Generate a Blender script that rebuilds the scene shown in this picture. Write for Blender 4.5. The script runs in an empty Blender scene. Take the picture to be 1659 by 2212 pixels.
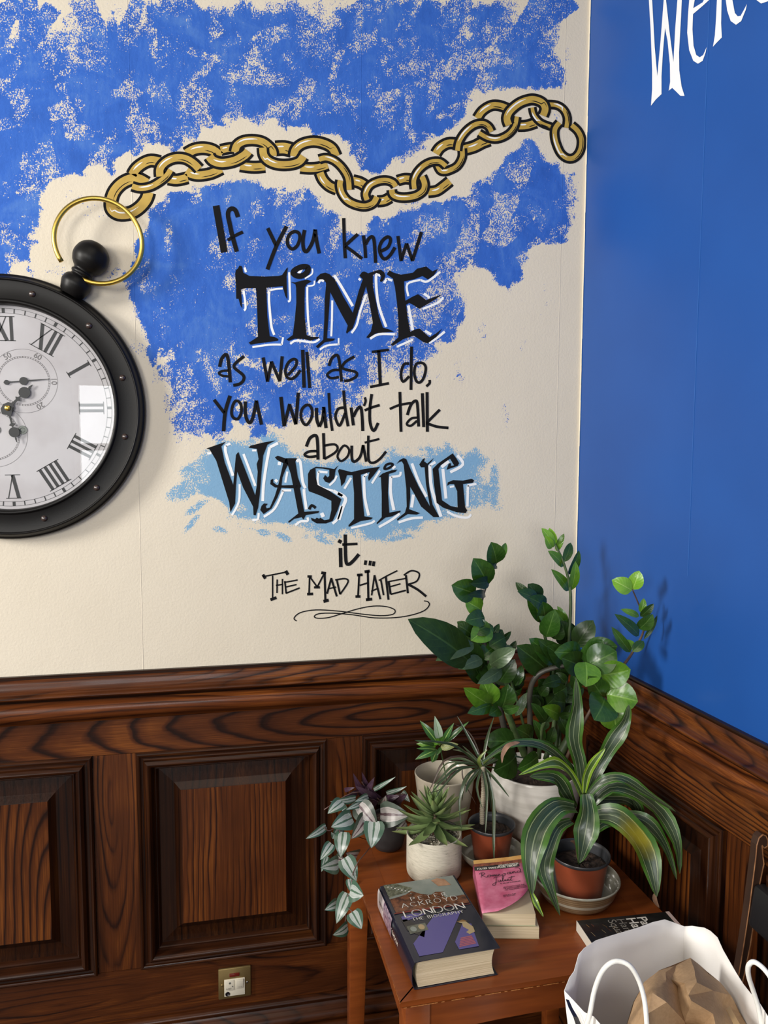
import bpy, bmesh, math, random
import numpy as np
from mathutils import Vector, Matrix

# ------------------------------------------------------------------ camera, world, lights, exposure
S = bpy.context.scene
COL = S.collection
CAMZ = 1.62
FPX, CXP, CYP = 1665.0, 829.5, 1106.0
YAW, PIT, ROL = math.radians(11.96), math.radians(4.93), -0.0036
fw = Vector((math.sin(YAW)*math.cos(PIT), math.cos(YAW)*math.cos(PIT), -math.sin(PIT)))
r0 = Vector((math.cos(YAW), -math.sin(YAW), 0)); u0 = r0.cross(fw)
rt = r0*math.cos(ROL) - u0*math.sin(ROL); up = u0*math.cos(ROL) + r0*math.sin(ROL)
cam = bpy.data.cameras.new('camera'); camo = bpy.data.objects.new('camera', cam); COL.objects.link(camo)
m = Matrix.Identity(4)
for i in range(3):
    m[i][0] = rt[i]; m[i][1] = up[i]; m[i][2] = -fw[i]
m.translation = (0, 0, CAMZ)
camo.matrix_world = m
cam.sensor_fit = 'VERTICAL'; cam.sensor_height = 24; cam.sensor_width = 18
cam.lens = 24*FPX/2212.0
cam.clip_start = 0.02
S.camera = camo
S.view_settings.view_transform = 'Standard'; S.view_settings.look = 'None'
S.view_settings.exposure = 0.0; S.view_settings.gamma = 1.0; S.view_settings.use_curve_mapping = False

w = bpy.data.worlds.new('World'); S.world = w; w.use_nodes = True
w.node_tree.nodes['Background'].inputs[0].default_value = (1.0, 0.97, 0.93, 1)
w.node_tree.nodes['Background'].inputs[1].default_value = 0.13

def area(name, loc, target, sx, sy, power, col):
    l = bpy.data.lights.new(name, 'AREA'); l.shape = 'RECTANGLE'; l.size = sx; l.size_y = sy
    l.energy = power; l.color = col
    o = bpy.data.objects.new(name, l); COL.objects.link(o); o.location = loc
    d = Vector(target) - Vector(loc); o.rotation_euler = d.to_track_quat('-Z', 'Y').to_euler()
    return o
# daylight through the windows of the room (behind and to the left of the viewer)
area('window_light_left', (-2.9, 0.55, 2.35), (0.7, 1.45, 1.0), 0.6, 0.9, 112, (1.0, 0.96, 0.90))
area('window_light_left_rear', (-2.5, -2.5, 2.35), (0.2, 1.9, 0.2), 1.3, 1.4, 106, (1.0, 0.95, 0.88))
area('window_light_rear', (-0.57, -3.3, 1.60), (-0.57, 1.9, 1.60), 1.2, 1.06, 50, (0.95, 0.98, 1.0))
area('overhead_warm_light', (0.1, 0.2, 3.0), (0.1, 0.6, 0.0), 1.2, 1.2, 9, (1.0, 0.90, 0.76))  # weak warm area light overhead, aimed downwards

# ------------------------------------------------------------------ helpers
def ray(px, py): return fw + rt*((px-CXP)/FPX) - up*((py-CYP)/FPX)
CAMP = Vector((0, 0, CAMZ))
WA = 0.0576; WC = Vector((0.93, 1.9, 0)); WLEN = math.hypot(1, WA)
WDIR = Vector((WA, -1, 0)).normalized(); WN = Vector((-1, -WA, 0)).normalized()
def P(px, py, y, clamp=True):
    """the point of space seen at that pixel at distance y from the viewer's wall-parallel plane"""
    d = ray(px, py); t = y/d.y
    if clamp:
        for mrg in (0.012,):
            lim = (WC.x + 1.9*WA - mrg)/(d.x + WA*d.y)
            p = CAMP + d*min(t, lim)
            if p.z < 1.12:
                lim = (WC.x + 1.9*WA - 0.065)/(d.x + WA*d.y)
        if d.x + WA*d.y > 0: t = min(t, lim)
    return CAMP + d*t
def PZ(px, py, z):
    d = ray(px, py); return CAMP + d*((z-CAMZ)/d.z)
def PR(px, py, out=0.0):
    d = ray(px, py); t = (WC.x + 1.9*WA - out*WLEN)/(d.x + WA*d.y); return CAMP + d*t
def RW(s, out, z): return WC + WDIR*s + WN*out + Vector((0, 0, z))
def BW(s, out, z): return Vector((s, 1.9-out, z))

def mesh(name, verts, faces, mat=None, parent=None, uvs=None, smooth=False):
    me = bpy.data.meshes.new(name)
    me.from_pydata([tuple(v) for v in verts], [], faces)
    if uvs is not None:
        ul = me.uv_layers.new(name='UVMap')
        li = np.empty(len(me.loops), dtype=np.int32); me.loops.foreach_get('vertex_index', li)
        ul.data.foreach_set('uv', np.array(uvs, dtype=np.float32)[li].ravel())
    if smooth: me.polygons.foreach_set('use_smooth', [True]*len(me.polygons))
    me.update()
    o = bpy.data.objects.new(name, me); COL.objects.link(o)
    if mat:
        for mm in (mat if isinstance(mat, (list, tuple)) else [mat]): me.materials.append(mm)
    if parent: setpar(o, parent)
    return o
def wloc(o):
    l = Vector(o.location)
    return l
PW = {}
def setpar(o, p):
    o.parent = p
    q = p; M = Matrix.Identity(4)
    o.matrix_parent_inverse = Matrix.Translation(-PW.get(p.name, Vector((0, 0, 0))))
def empty(name, loc, label=None, cat=None, group=None, kind=None):
    o = bpy.data.objects.new(name, None); COL.objects.link(o); o.location = loc; o.empty_display_size = .05
    PW[o.name] = Vector(loc)
    return tag(o, label, cat, group, kind)
def tag(o, label=None, cat=None, group=None, kind=None):
    for k, v in (('label', label), ('category', cat), ('group', group), ('kind', kind)):
        if v: o[k] = v
    return o
class MB:
    def __init__(s): s.v = []; s.f = []; s.uv = []
    def add(s, vs, fs):
        b = len(s.v); s.v += [Vector(v) for v in vs]; s.f += [tuple(b+i for i in f) for f in fs]
    def box(s, a, b, fn=None):
        x0, y0, z0 = a; x1, y1, z1 = b
        vs = [Vector(q) for q in ((x0,y0,z0),(x1,y0,z0),(x1,y1,z0),(x0,y1,z0),(x0,y0,z1),(x1,y0,z1),(x1,y1,z1),(x0,y1,z1))]
        if fn: vs = [fn(*q) for q in vs]
        s.add(vs, [(0,3,2,1),(4,5,6,7),(0,1,5,4),(1,2,6,5),(2,3,7,6),(3,0,4,7)])
    def tube(s, pts, rad, n=8, cap=True):
        pts = [Vector(p) for p in pts]; m_ = len(pts)
        if not hasattr(rad, '__len__'): rad = [rad]*m_
        t = (pts[1]-pts[0]).normalized(); a = t.orthogonal().normalized()
        vs = []; fs = []
        for i, p in enumerate(pts):
            t = (pts[min(i+1, m_-1)]-pts[max(i-1, 0)]).normalized()
            a = (a - t*a.dot(t)).normalized(); b = t.cross(a)
            for k in range(n):
                an = 2*math.pi*k/n; vs.append(p + (a*math.cos(an)+b*math.sin(an))*rad[i])
        for i in range(m_-1):
            for k in range(n):
                k2 = (k+1) % n; fs.append((i*n+k, i*n+k2, (i+1)*n+k2, (i+1)*n+k))
        if cap: fs.append(tuple(range(n-1, -1, -1))); fs.append(tuple((m_-1)*n+k for k in range(n)))
        s.add(vs, fs)
    def lathe(s, prof, c, n=40, axis=(0, 0, 1), closed=False):
        """prof: (radius, height) pairs"""
        ax = Vector(axis).normalized(); a = ax.orthogonal().normalized(); b = ax.cross(a); c = Vector(c)
        vs = []; fs = []; m_ = len(prof)
        for r, h in prof:
            for k in range(n):
                an = 2*math.pi*k/n; vs.append(c + ax*h + (a*math.cos(an)+b*math.sin(an))*r)
        for i in range(m_-1 if not closed else m_):
            j = (i+1) % m_
            for k in range(n):
                k2 = (k+1) % n; fs.append((i*n+k, i*n+k2, j*n+k2, j*n+k))
        s.add(vs, fs)
    def build(s, name, mat, parent=None, smooth=False, bevel=0, auto=None):
        me = bpy.data.meshes.new(name); me.from_pydata([tuple(v) for v in s.v], [], s.f)
        bm = bmesh.new(); bm.from_mesh(me); bmesh.ops.remove_doubles(bm, verts=bm.verts, dist=1e-6)
        if bevel:
            es = [e for e in bm.edges if len(e.link_faces) == 2 and e.calc_face_angle(0) > .6]
            bmesh.ops.bevel(bm, geom=es, offset=bevel, segments=2, profile=.5, affect='EDGES', clamp_overlap=True)
        bmesh.ops.recalc_face_normals(bm, faces=bm.faces)
        if smooth or bevel:
            for f_ in bm.faces: f_.smooth = True
            if auto is not None or bevel:
                for e in bm.edges:
                    if len(e.link_faces) == 2 and e.calc_face_angle(0) > (auto or .7): e.smooth = False
        bm.to_mesh(me); bm.free(); me.update()
        o = bpy.data.objects.new(name, me); COL.objects.link(o)
        if mat: me.materials.append(mat)
        if parent: setpar(o, parent)
        return o
def cat(pts, n=6, closed=False):
    """Catmull-Rom through points"""
    pts = [Vector(p) for p in pts]
    if len(pts) < 3 and not closed: return pts
    out = []; m_ = len(pts); rng = range(m_) if closed else range(m_-1)
    g = (lambda i: pts[i % m_]) if closed else (lambda i: pts[min(max(i, 0), m_-1)])
    for i in rng:
        p0, p1, p2, p3 = g(i-1), g(i), g(i+1), g(i+2)
        for k in range(n):
            t = k/n
            out.append(.5*((2*p1)+(p2-p0)*t+(2*p0-5*p1+4*p2-p3)*t*t+(3*p1-p0-3*p2+p3)*t**3))
    if not closed: out.append(pts[-1])
    return out

# ------------------------------------------------------------------ materials
def newmat(name, col=(.5, .5, .5), rough=.5, metal=0, spec=.5, coat=0, coatr=.1, sub=0):
    mt = bpy.data.materials.new(name); mt.use_nodes = True
    b = mt.node_tree.nodes['Principled BSDF']
    b.inputs['Base Color'].default_value = (*col, 1); b.inputs['Roughness'].default_value = rough
    b.inputs['Metallic'].default_value = metal; b.inputs['Specular IOR Level'].default_value = spec
    b.inputs['Coat Weight'].default_value = coat; b.inputs['Coat Roughness'].default_value = coatr
    return mt
class NT:
    def __init__(s, mt):
        s.t = mt.node_tree; s.b = s.t.nodes.get('Principled BSDF')
    def n(s, ty, **kw):
        nd = s.t.nodes.new(ty)
        for k, v in kw.items(): setattr(nd, k, v)
        return nd
    def link(s, a, b): s.t.links.new(a, b)
    def val(s, sock, v):
        if hasattr(v, 'is_output') or isinstance(v, bpy.types.NodeSocket): s.link(v, sock)
        else: sock.default_value = v
    def math(s, op, a, b=None, c=None, clamp=False):
        nd = s.n('ShaderNodeMath', operation=op); nd.use_clamp = clamp
        s.val(nd.inputs[0], a)
        if b is not None: s.val(nd.inputs[1], b)
        if c is not None: s.val(nd.inputs[2], c)
        return nd.outputs[0]
    def noise(s, vec, scale, detail=3, rough=.5, dist=0):
        nd = s.n('ShaderNodeTexNoise'); nd.inputs['Scale'].default_value = scale
        nd.inputs['Detail'].default_value = detail; nd.inputs['Roughness'].default_value = rough
        nd.inputs['Distortion'].default_value = dist
        if vec is not None: s.link(vec, nd.inputs['Vector'])
        return nd.outputs['Fac']
    def obj(s): return s.n('ShaderNodeTexCoord').outputs['Object']
    def uv(s): return s.n('ShaderNodeTexCoord').outputs['UV']
    def sep(s, v):
        nd = s.n('ShaderNodeSeparateXYZ'); s.link(v, nd.inputs[0]); return nd.outputs
    def comb(s, x, y, z):
        nd = s.n('ShaderNodeCombineXYZ'); s.val(nd.inputs[0], x); s.val(nd.inputs[1], y); s.val(nd.inputs[2], z); return nd.outputs[0]
    def ramp(s, f, stops, interp='LINEAR'):
        nd = s.n('ShaderNodeValToRGB'); s.link(f, nd.inputs[0]); cr = nd.color_ramp; cr.interpolation = interp
        while len(cr.elements) < len(stops): cr.elements.new(.5)
        for e, (p, c) in zip(cr.elements, stops): e.position = p; e.color = (*c, 1)
        return nd.outputs[0]
    def mix(s, f, a, b, mode='MIX'):
        nd = s.n('ShaderNodeMix', data_type='RGBA', blend_type=mode)
        s.val(nd.inputs[0], f)
        for k, v in ((6, a), (7, b)):
            if isinstance(v, tuple): nd.inputs[k].default_value = (*v[:3], 1)
            else: s.link(v, nd.inputs[k])
        return nd.outputs[2]
    def bump(s, h, st=.3, dist=.001):
        nd = s.n('ShaderNodeBump'); nd.inputs['Strength'].default_value = st; nd.inputs['Distance'].default_value = dist
        s.link(h, nd.inputs['Height']); s.link(nd.outputs[0], s.b.inputs['Normal'])
    def col(s, c): s.link(c, s.b.inputs['Base Color'])

_wc = {}
def wood(axis, cL, cA, kl=.14, freq=34, amp=.02, across=None, seed=0, tone=1.0, plainness=1.0):
    """old varnished pitch pine; axis: direction of the grain"""
    key = (axis, round(cL, 3), round(cA, 3), kl, freq, amp, across, seed, tone, plainness)
    if key in _wc: return _wc[key]
    mt = newmat('varnished_pine', rough=.36, spec=.24, coat=.10, coatr=.10); q = NT(mt)
    X, Y, Z = q.sep(q.obj()); ax = {'x': X, 'y': Y, 'z': Z}
    across = across or {'x': 'z', 'y': 'z', 'z': 'x'}[axis]
    L = ax[axis]; A = ax[across]
    other = [k for k in 'xyz' if k not in (axis, across)][0]
    big = q.noise(q.comb(q.math('MULTIPLY', L, 2.2), q.math('MULTIPLY', A, 9.0), float(seed)), 1.0, 2, .5)
    med = q.noise(q.comb(q.math('MULTIPLY', L, 16.0), q.math('MULTIPLY', A, 60.0), float(seed)+4), 1.0, 2, .5)
    dA = q.math('SUBTRACT', A, cA); dL = q.math('MULTIPLY', q.math('SUBTRACT', L, cL), kl)
    d = q.math('SQRT', q.math('ADD', q.math('MULTIPLY', dA, dA), q.math('ADD', q.math('MULTIPLY', dL, dL), 0.00002)))
    d = q.math('ADD', d, q.math('MULTIPLY', q.math('SUBTRACT', big, .5), amp*2.4))
    d = q.math('ADD', d, q.math('MULTIPLY', q.math('SUBTRACT', med, .5), amp*.22))
    dd = q.math('ADD', q.math('MULTIPLY', d, 1.0), q.math('MULTIPLY', ax[other], .15))
    fr = q.math('FRACT', q.math('MULTIPLY', dd, freq*1.9))
    rg = q.ramp(fr, [(0, (.55,)*3), (.12, (.95,)*3), (.45, (1,)*3), (.74, (.80,)*3), (.89, (.34,)*3), (.95, (.16,)*3), (1, (.50,)*3)])
    fib = q.noise(q.comb(q.math('MULTIPLY', L, 7.0), q.math('MULTIPLY', A, 420.0), q.math('MULTIPLY', ax[other], 420.0)), 1.0, 3, .6)
    stain = q.noise(q.comb(q.math('MULTIPLY', L, 3.0), q.math('MULTIPLY', A, 7.0), float(seed)+9), 1.0, 3, .55)
    fade = q.math('MULTIPLY', q.math('SUBTRACT', q.noise(q.comb(q.math('MULTIPLY', L, 2.6), q.math('MULTIPLY', A, 22.0), float(seed)+2), 1.0, 2, .5), .38+.3*(1-plainness)*-1), 3.4, clamp=True)
    rg = q.math('ADD', q.math('MULTIPLY', rg, fade), q.math('MULTIPLY', q.math('SUBTRACT', 1.0, fade), .78))
    f = q.math('MULTIPLY', rg, q.math('ADD', q.math('MULTIPLY', fib, .75), .42))
    f = q.math('MULTIPLY', f, q.math('ADD', q.math('MULTIPLY', stain, 1.1), .30), clamp=True)
    t = tone
    c = q.ramp(f, [(0, (.004*t, .0014*t, .0009*t)), (.28, (.018*t, .0048*t, .0018*t)), (.60, (.066*t, .0175*t, .0040*t)), (1, (.20*t, .062*t, .0105*t))])
    q.col(c)
    q.link(q.math('ADD', q.math('MULTIPLY', fib, .25), .24), q.b.inputs['Roughness'])
    q.bump(q.math('ADD', q.math('MULTIPLY', fib, .5), q.math('MULTIPLY', fr, .25)), .22, .0006)
    _wc[key] = mt
    return mt

# ------------------------------------------------------------------ setting: walls, floor, wainscot
SEAMS = [P(779, 700, 1.9).x, P(306, 1300, 1.9).x, P(1217, 300, 1.9).x]
X0W, X1W = -0.62, 0.932
def poly_sd(pts, x, y):
    """signed distance (positive inside) of arrays x,y to polygon"""
    p = np.array(pts, float); n = len(p); inside = np.zeros(x.shape, bool); d2 = np.full(x.shape, 1e12)
    for i in range(n):
        a = p[i]; b = p[(i+1) % n]; e = b-a
        t = np.clip(((x-a[0])*e[0]+(y-a[1])*e[1])/(e@e+1e-9), 0, 1)
        d2 = np.minimum(d2, (x-a[0]-t*e[0])**2+(y-a[1]-t*e[1])**2)
        c = ((a[1] > y) != (b[1] > y))
        with np.errstate(divide='ignore', invalid='ignore'):
            xi = (b[0]-a[0])*(y-a[1])/(b[1]-a[1]+1e-12)+a[0]
        inside ^= c & (x < xi)
    return np.where(inside, 1, -1)*np.sqrt(d2)
PA = [(-600,140),(-300,60),(-100,120),(0,95),(30,25),(75,10),(130,45),(200,60),(255,20),(292,60),(300,5),(370,-10),(440,10),(480,30),(560,15),(640,0),(665,30),(715,40),(735,-20),(900,-15),(1000,10),(1090,-5),(1130,45),(1180,55),(1215,60),(1222,140),(1222,196),(1170,190),(1105,190),(1040,208),(1003,240),(975,285),(930,318),(880,345),(850,364),(820,372),(780,368),(757,352),(746,315),(738,296),(705,290),(655,283),(625,290),(600,275),(560,275),(520,262),(490,285),(440,292),(400,305),(370,330),(330,322),(300,335),(270,345),(245,372),(205,385),(160,372),(120,400),(92,430),(84,470),(82,520),(60,560),(30,585),(0,600),(-300,560),(-600,500)]
PB = [(300,492),(318,455),(345,432),(360,412),(400,412),(440,405),(470,395),(500,388),(550,396),(600,400),(640,395),(690,425),(706,455),(735,465),(740,490),(790,500),(812,468),(830,462),(870,458),(905,448),(960,440),(985,425),(1005,405),(1035,380),(1078,350),(1098,322),(1120,318),(1145,298),(1165,318),(1195,352),(1215,368),(1240,372),(1256,400),(1252,440),(1240,480),(1225,520),(1195,535),(1150,550),(1120,600),(1095,625),(1060,600),(1010,580),(1000,600),(1010,640),(1000,700),(965,745),(930,770),(925,810),(885,830),(840,840),(800,860),(770,890),(720,895),(650,925),(600,955),(540,965),(500,958),(470,968),(440,970),(408,1000),(385,990),(350,940),(345,880),(330,800),(318,740),(288,660),(268,600),(285,545)]
PL = [(440,985),(470,955),(520,960),(560,958),(585,942),(605,945),(625,975),(640,985),(665,995),(700,1000),(740,998),(800,1000),(830,985),(860,972),(900,978),(940,970),(965,960),(1000,985),(1030,980),(1060,985),(1075,1040),(1078,1090),(1050,1105),(1010,1110),(985,1130),(930,1135),(900,1150),(850,1150),(830,1165),(770,1160),(700,1160),(650,1150),(600,1145),(560,1140),(520,1135),(500,1120),(470,1100),(445,1085),(425,1060),(440,1035)]
def blob(x, y, cx, cy, rx, ry, ang=0):
    c, s = math.cos(math.radians(ang)), math.sin(math.radians(ang))
    u = ((x-cx)*c+(y-cy)*s)/rx; v = (-(x-cx)*s+(y-cy)*c)/ry
    return np.clip(1.35-(u*u+v*v), 0, 1)
def vnoise(x, y, sc, seed):
    rng = np.random.RandomState(seed); g = rng.rand(128, 128)
    u = (x/sc) % 127; v = (y/sc) % 127; i = u.astype(int); j = v.astype(int); fu = u-i; fv = v-j
    fu = fu*fu*(3-2*fu); fv = fv*fv*(3-2*fv)
    return (g[i, j]*(1-fu)+g[i+1, j]*fu)*(1-fv)+(g[i, j+1]*(1-fu)+g[i+1, j+1]*fu)*fv
def build_back_wall():
    nx, nz = 388, 400; z0, z1 = 1.078, 2.80
    gx = np.linspace(X0W, X1W, nx+1); gz = np.linspace(z0, z1, nz+1)
    GX, GZ = np.meshgrid(gx, gz)              # rows = z
    wx = GX.ravel(); wz = GZ.ravel()
    dx, dy, dz = wx, np.full_like(wx, 1.9), wz-CAMZ
    de = dx*fw.x+dy*fw.y+dz*fw.z
    px = CXP+FPX*(dx*rt.x+dy*rt.y+dz*rt.z)/de; py = CYP-FPX*(dx*up.x+dy*up.y+dz*up.z)/de
    # hand-wobbled edges
    wob = (vnoise(px+900, py+900, 26, 1)-.5)*26+(vnoise(px+900, py+900, 9, 2)-.5)*12
    sA = poly_sd(PA, px, py)+wob*.8; sB = poly_sd(PB, px, py)+wob*.7; sL = poly_sd(PL, px, py)+wob*.6
    soft = np.where((py > 740) & (px < 960) & (px > 330), 60, 17)
    soft = np.where((py < 130), 34, soft)
    cov = np.maximum(np.clip(.38+sA/(soft*1.1), 0, .93), np.clip(.38+sB/(soft*1.1), 0, .93))
    cov = np.where((py < 130), np.clip(.5+sA/60, 0, 1.0), cov)
    dry = np.zeros_like(cov)
    for a in [(60,70,110,45,-10,.5),(180,100,70,45,30,.5),(330,60,40,90,0,.3),(300,270,22,70,-15,.35),(250,60,60,60,0,.4),(440,235,24,60,0,.5),(505,210,26,70,10,.4),(555,100,45,60,0,.45),
              (590,170,40,22,10,.55),(620,230,40,22,0,.5),(650,215,22,60,30,.55),(690,90,50,60,0,.5),(560,265,60,22,0,.55),(700,230,60,30,0,.3),(775,60,12,60,0,.4),(770,230,14,50,0,.4),
              (850,240,50,45,0,.42),(900,130,60,30,-30,.4),(940,190,18,70,10,.45),(870,250,30,22,0,.45),(980,60,60,40,0,.4),(1050,120,60,30,-40,.35),(1100,60,60,40,0,.5),(1190,120,40,60,0,.4),
              (900,330,70,16,-30,.6),(980,235,50,14,-30,.5),(1050,205,70,12,0,.5),(330,340,70,16,-25,.5),(230,360,50,16,-20,.5),(430,285,60,16,0,.45),
              (740,490,40,22,0,.62),(720,520,22,40,20,.5),(700,480,12,50,10,.3),(850,470,40,16,20,.45),(905,475,45,22,20,.45),(960,480,50,30,30,.35),(1000,520,40,30,20,.35),(560,450,30,25,0,.4),(590,430,20,30,30,.42),(640,415,22,26,0,.45),
              (690,415,60,16,35,.5),(545,530,14,20,20,.35),(470,520,20,50,0,.3),(480,570,60,22,0,.3),(560,540,20,26,0,.3),(640,560,40,20,0,.25),(610,690,34,10,-10,.5),(560,640,16,50,0,.3),(690,655,18,22,0,.4),
              (540,720,22,60,15,.4),(470,780,46,80,10,.35),(380,620,20,60,0,.25),(320,620,26,50,0,.45),(300,560,18,46,-20,.4),(345,690,22,60,-10,.3),(340,870,14,80,0,.4),
              (1085,430,30,16,40,.4),(1120,380,26,16,0,.3),(1085,345,60,10,-35,.4),(1235,420,18,60,0,.45),(1215,500,30,16,0,.5),(1175,540,60,12,-10,.5),(1050,600,50,16,40,.6),(900,700,60,50,0,.42),(850,790,60,60,0,.5),
              (830,640,16,70,10,.3),(935,640,40,30,30,.45),(990,660,10,70,15,.5),(800,720,12,120,0,.55),(745,800,22,60,0,.35),(860,800,70,40,0,.3)]:
        dry = np.maximum(dry, a[5]*blob(px, py, *a[:5]))
    cov -= dry*.62
    cov -= .13*np.clip(vnoise(px+900, py+900, 34, 7)*.6+vnoise(px+900, py+900, 13, 8)*.5-.52, 0, 1)*1.6
    # fading downwards below the lettering
    ramp = np.clip((py-755)/200, 0, 1)*(vnoise(px+900, py*.3+900, 20, 5)*.8+.35)*np.where(px < 650, .46, .60)
    cov = np.where((px < 960) & (px > 300), cov-ramp, cov)
    # brush dabs: straight-edged patches, more or less loaded
    rng = np.random.RandomState(11)
    for k in range(760):
        cx, cy = rng.uniform(-100, 1250), rng.uniform(-30, 1000); an = rng.choice([80, 95, 60, -50, 20, -20, 110])+rng.randn()*10
        L, Wd = rng.uniform(25, 75), rng.uniform(7, 22); amt = rng.uniform(-.46, .30)
        c, s = math.cos(math.radians(an)), math.sin(math.radians(an))
        u = (px-cx)*c+(py-cy)*s; v = -(px-cx)*s+(py-cy)*c
        msk = np.nonzero((np.abs(v) < Wd) & (u > -L) & (u < L))[0]; um, vm = u[msk], v[msk]
        cov[msk] += amt*np.clip((L-um)/(L*1.3), 0, 1)*(.55+.9*vnoise(vm*6+900+k*37, um*.35+900, 9, 40+k % 5))
    cov -= np.clip((250-py)/250, 0, 1)*.26*np.clip(vnoise(px+900, py+900, 46, 17)*1.6-.25, 0, 1)*np.where(px < 700, 1, .7)
    rng2 = np.random.RandomState(5)
    for k in range(46):
        cx, cy = rng2.uniform(-60, 1190), rng2.uniform(10, 130); an = rng2.choice([50, 80, 100, 125, -35])+rng2.randn()*8
        L, Wd = rng2.uniform(30, 75), rng2.uniform(14, 30); c, s = math.cos(math.radians(an)), math.sin(math.radians(an))
        u = (px-cx)*c+(py-cy)*s; v = -(px-cx)*s+(py-cy)*c; msk = (np.abs(v) < Wd) & (u > -L) & (u < L)
        cov[msk] = np.maximum(cov[msk], (rng2.uniform(.36, .62)+.25*np.clip((u+L)/(2*L), 0, 1)*rng2.choice([0, 1]))[msk] if False else rng2.uniform(.34, .6)+.18*np.clip((u[msk]+L)/(2*L), 0, 1))
    cov = np.where((np.maximum(sA, sB) > 16) & (py < 770) & (py > 110), np.maximum(cov, .53), cov)
    cov = np.where((sA > 40) & (py <= 110), np.maximum(cov, .42), cov)
    light = np.clip(.54+sL/36, 0, 1.0)-.25*np.clip(vnoise(px+900, py+900, 18, 31)*1.5-.9, 0, 1)
    for a in [(930,1140,60,18,-10,.35),(1040,1060,50,60,0,.38),(1060,1010,30,40,0,.3),(560,1130,60,14,10,.45),(640,1140,60,18,0,.4),(460,1090,40,18,20,.5),(520,1098,16,14,0,.5),(990,1110,60,20,0,.35),(900,985,70,14,0,.3),(800,1000,40,14,0,.2),(760,1150,30,14,0,.3)]:
        light -= a[5]*blob(px, py, *a[:5])
    for cx, cy, rx, ry, an in [(405,1055,48,24,-30),(380,1062,34,14,-40),(425,1030,40,24,-10),(425,1095,36,10,-35),(415,1130,30,8,-50),(430,1005,50,16,-20),(1068,1050,14,60,0),(475,1145,20,9,20),(612,1160,26,9,30),(570,1150,20,10,10),(700,1168,30,8,20),(860,1162,40,8,-10)]:
        light = np.maximum(light, .58*blob(px, py, cx, cy, rx, ry, an))
    cov = np.clip(cov, 0, 1); light = np.clip(light, 0, 1)
    vs = np.stack([wx, np.full_like(wx, 1.9), wz], 1)
    idx = np.arange((nx+1)*(nz+1)).reshape(nz+1, nx+1)
    q = np.stack([idx[:-1, :-1].ravel(), idx[:-1, 1:].ravel(), idx[1:, 1:].ravel(), idx[1:, :-1].ravel()], 1)
    extra = np.array([(-2.2,1.9,0),(X0W,1.9,0),(X0W,1.9,2.8),(-2.2,1.9,2.8),(X0W,1.9,0),(X1W,1.9,0),(X1W,1.9,z0),(X0W,1.9,z0)], float)
    b = len(vs); vs = np.vstack([vs, extra]); q = np.vstack([q, [[b, b+1, b+2, b+3], [b+4, b+5, b+6, b+7]]])
    me = bpy.data.meshes.new('wall_back'); me.from_pydata(vs.tolist(), [], q.tolist())
    a = me.attributes.new('blue_paint', 'FLOAT', 'POINT'); a.data.foreach_set('value', np.concatenate([cov, np.zeros(8)]).astype(np.float32))
    a = me.attributes.new('pale_paint', 'FLOAT', 'POINT'); a.data.foreach_set('value', np.concatenate([light, np.zeros(8)]).astype(np.float32))
    o = bpy.data.objects.new('wall_back', me); COL.objects.link(o); tag(o, kind='structure')
    mt = newmat('painted_woodchip', rough=.7, spec=.2); g = NT(mt); oc = g.obj(); X, Y, Z = g.sep(oc)
    def attr(n):
        nd = g.n('ShaderNodeAttribute'); nd.attribute_name = n; return nd.outputs['Fac']
    fine = g.noise(oc, 330, 2, .6)
    strk = g.noise(g.comb(g.math('MULTIPLY', X, 330.0), g.math('MULTIPLY', Z, 150.0), 0.0), 1, 2, .5)
    pat = g.noise(oc, 60, 2, .5)
    th = g.math('ADD', g.math('MULTIPLY', fine, .55), g.math('ADD', g.math('MULTIPLY', strk, .30), g.math('MULTIPLY', pat, .28)))
    th = g.math('ADD', g.math('MULTIPLY', g.math('SUBTRACT', th, .565), 2.6), .42)
    mb = g.math('MULTIPLY', g.math('SUBTRACT', attr('blue_paint'), th), 7.0, clamp=True)
    mb = g.math('MULTIPLY', mb, g.math('MULTIPLY', attr('blue_paint'), 20.0, clamp=True))
    ml = g.math('MULTIPLY', g.math('SUBTRACT', attr('pale_paint'), th), 9.0, clamp=True)
    ml = g.math('MULTIPLY', ml, g.math('MULTIPLY', attr('pale_paint'), 20.0, clamp=True))
    bn = g.noise(oc, 9, 4, .6, 1.2); bn2 = g.noise(g.comb(g.math('MULTIPLY', X, 90.0), g.math('MULTIPLY', Z, 20.0), 3.0), 1, 3, .6)
    bf = g.math('ADD', g.math('MULTIPLY', bn, .7), g.math('MULTIPLY', bn2, .3))
    blue = g.ramp(bf, [(.30, (.024, .100, .43)), (.5, (.034, .132, .53)), (.68, (.075, .195, .56))])
    cream = g.ramp(g.noise(oc, 3, 3, .5), [(.3, (.67, .605, .49)), (.7, (.71, .645, .53))])
    c = g.mix(mb, cream, blue); c = g.mix(ml, c, (.205, .385, .575)); g.col(c)
    seam = None
    for sx in SEAMS:
        dd = g.math('ABSOLUTE', g.math('SUBTRACT', X, sx)); b_ = g.math('SUBTRACT', 1.0, g.math('MULTIPLY', dd, 900.0), clamp=True)
        seam = b_ if seam is None else g.math('MAXIMUM', seam, b_)
    h = g.math('ADD', g.math('MULTIPLY', g.noise(oc, 170, 3, .55), .8), g.math('MULTIPLY', seam, .9))
    h = g.math('ADD', h, g.math('MULTIPLY', g.noise(oc, 22, 2, .5), .8))
    g.bump(h, .55, .0014)
    me.materials.append(mt)
    return o
wall_back = build_back_wall()
PW['wall_back'] = Vector((0, 0, 0))

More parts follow.
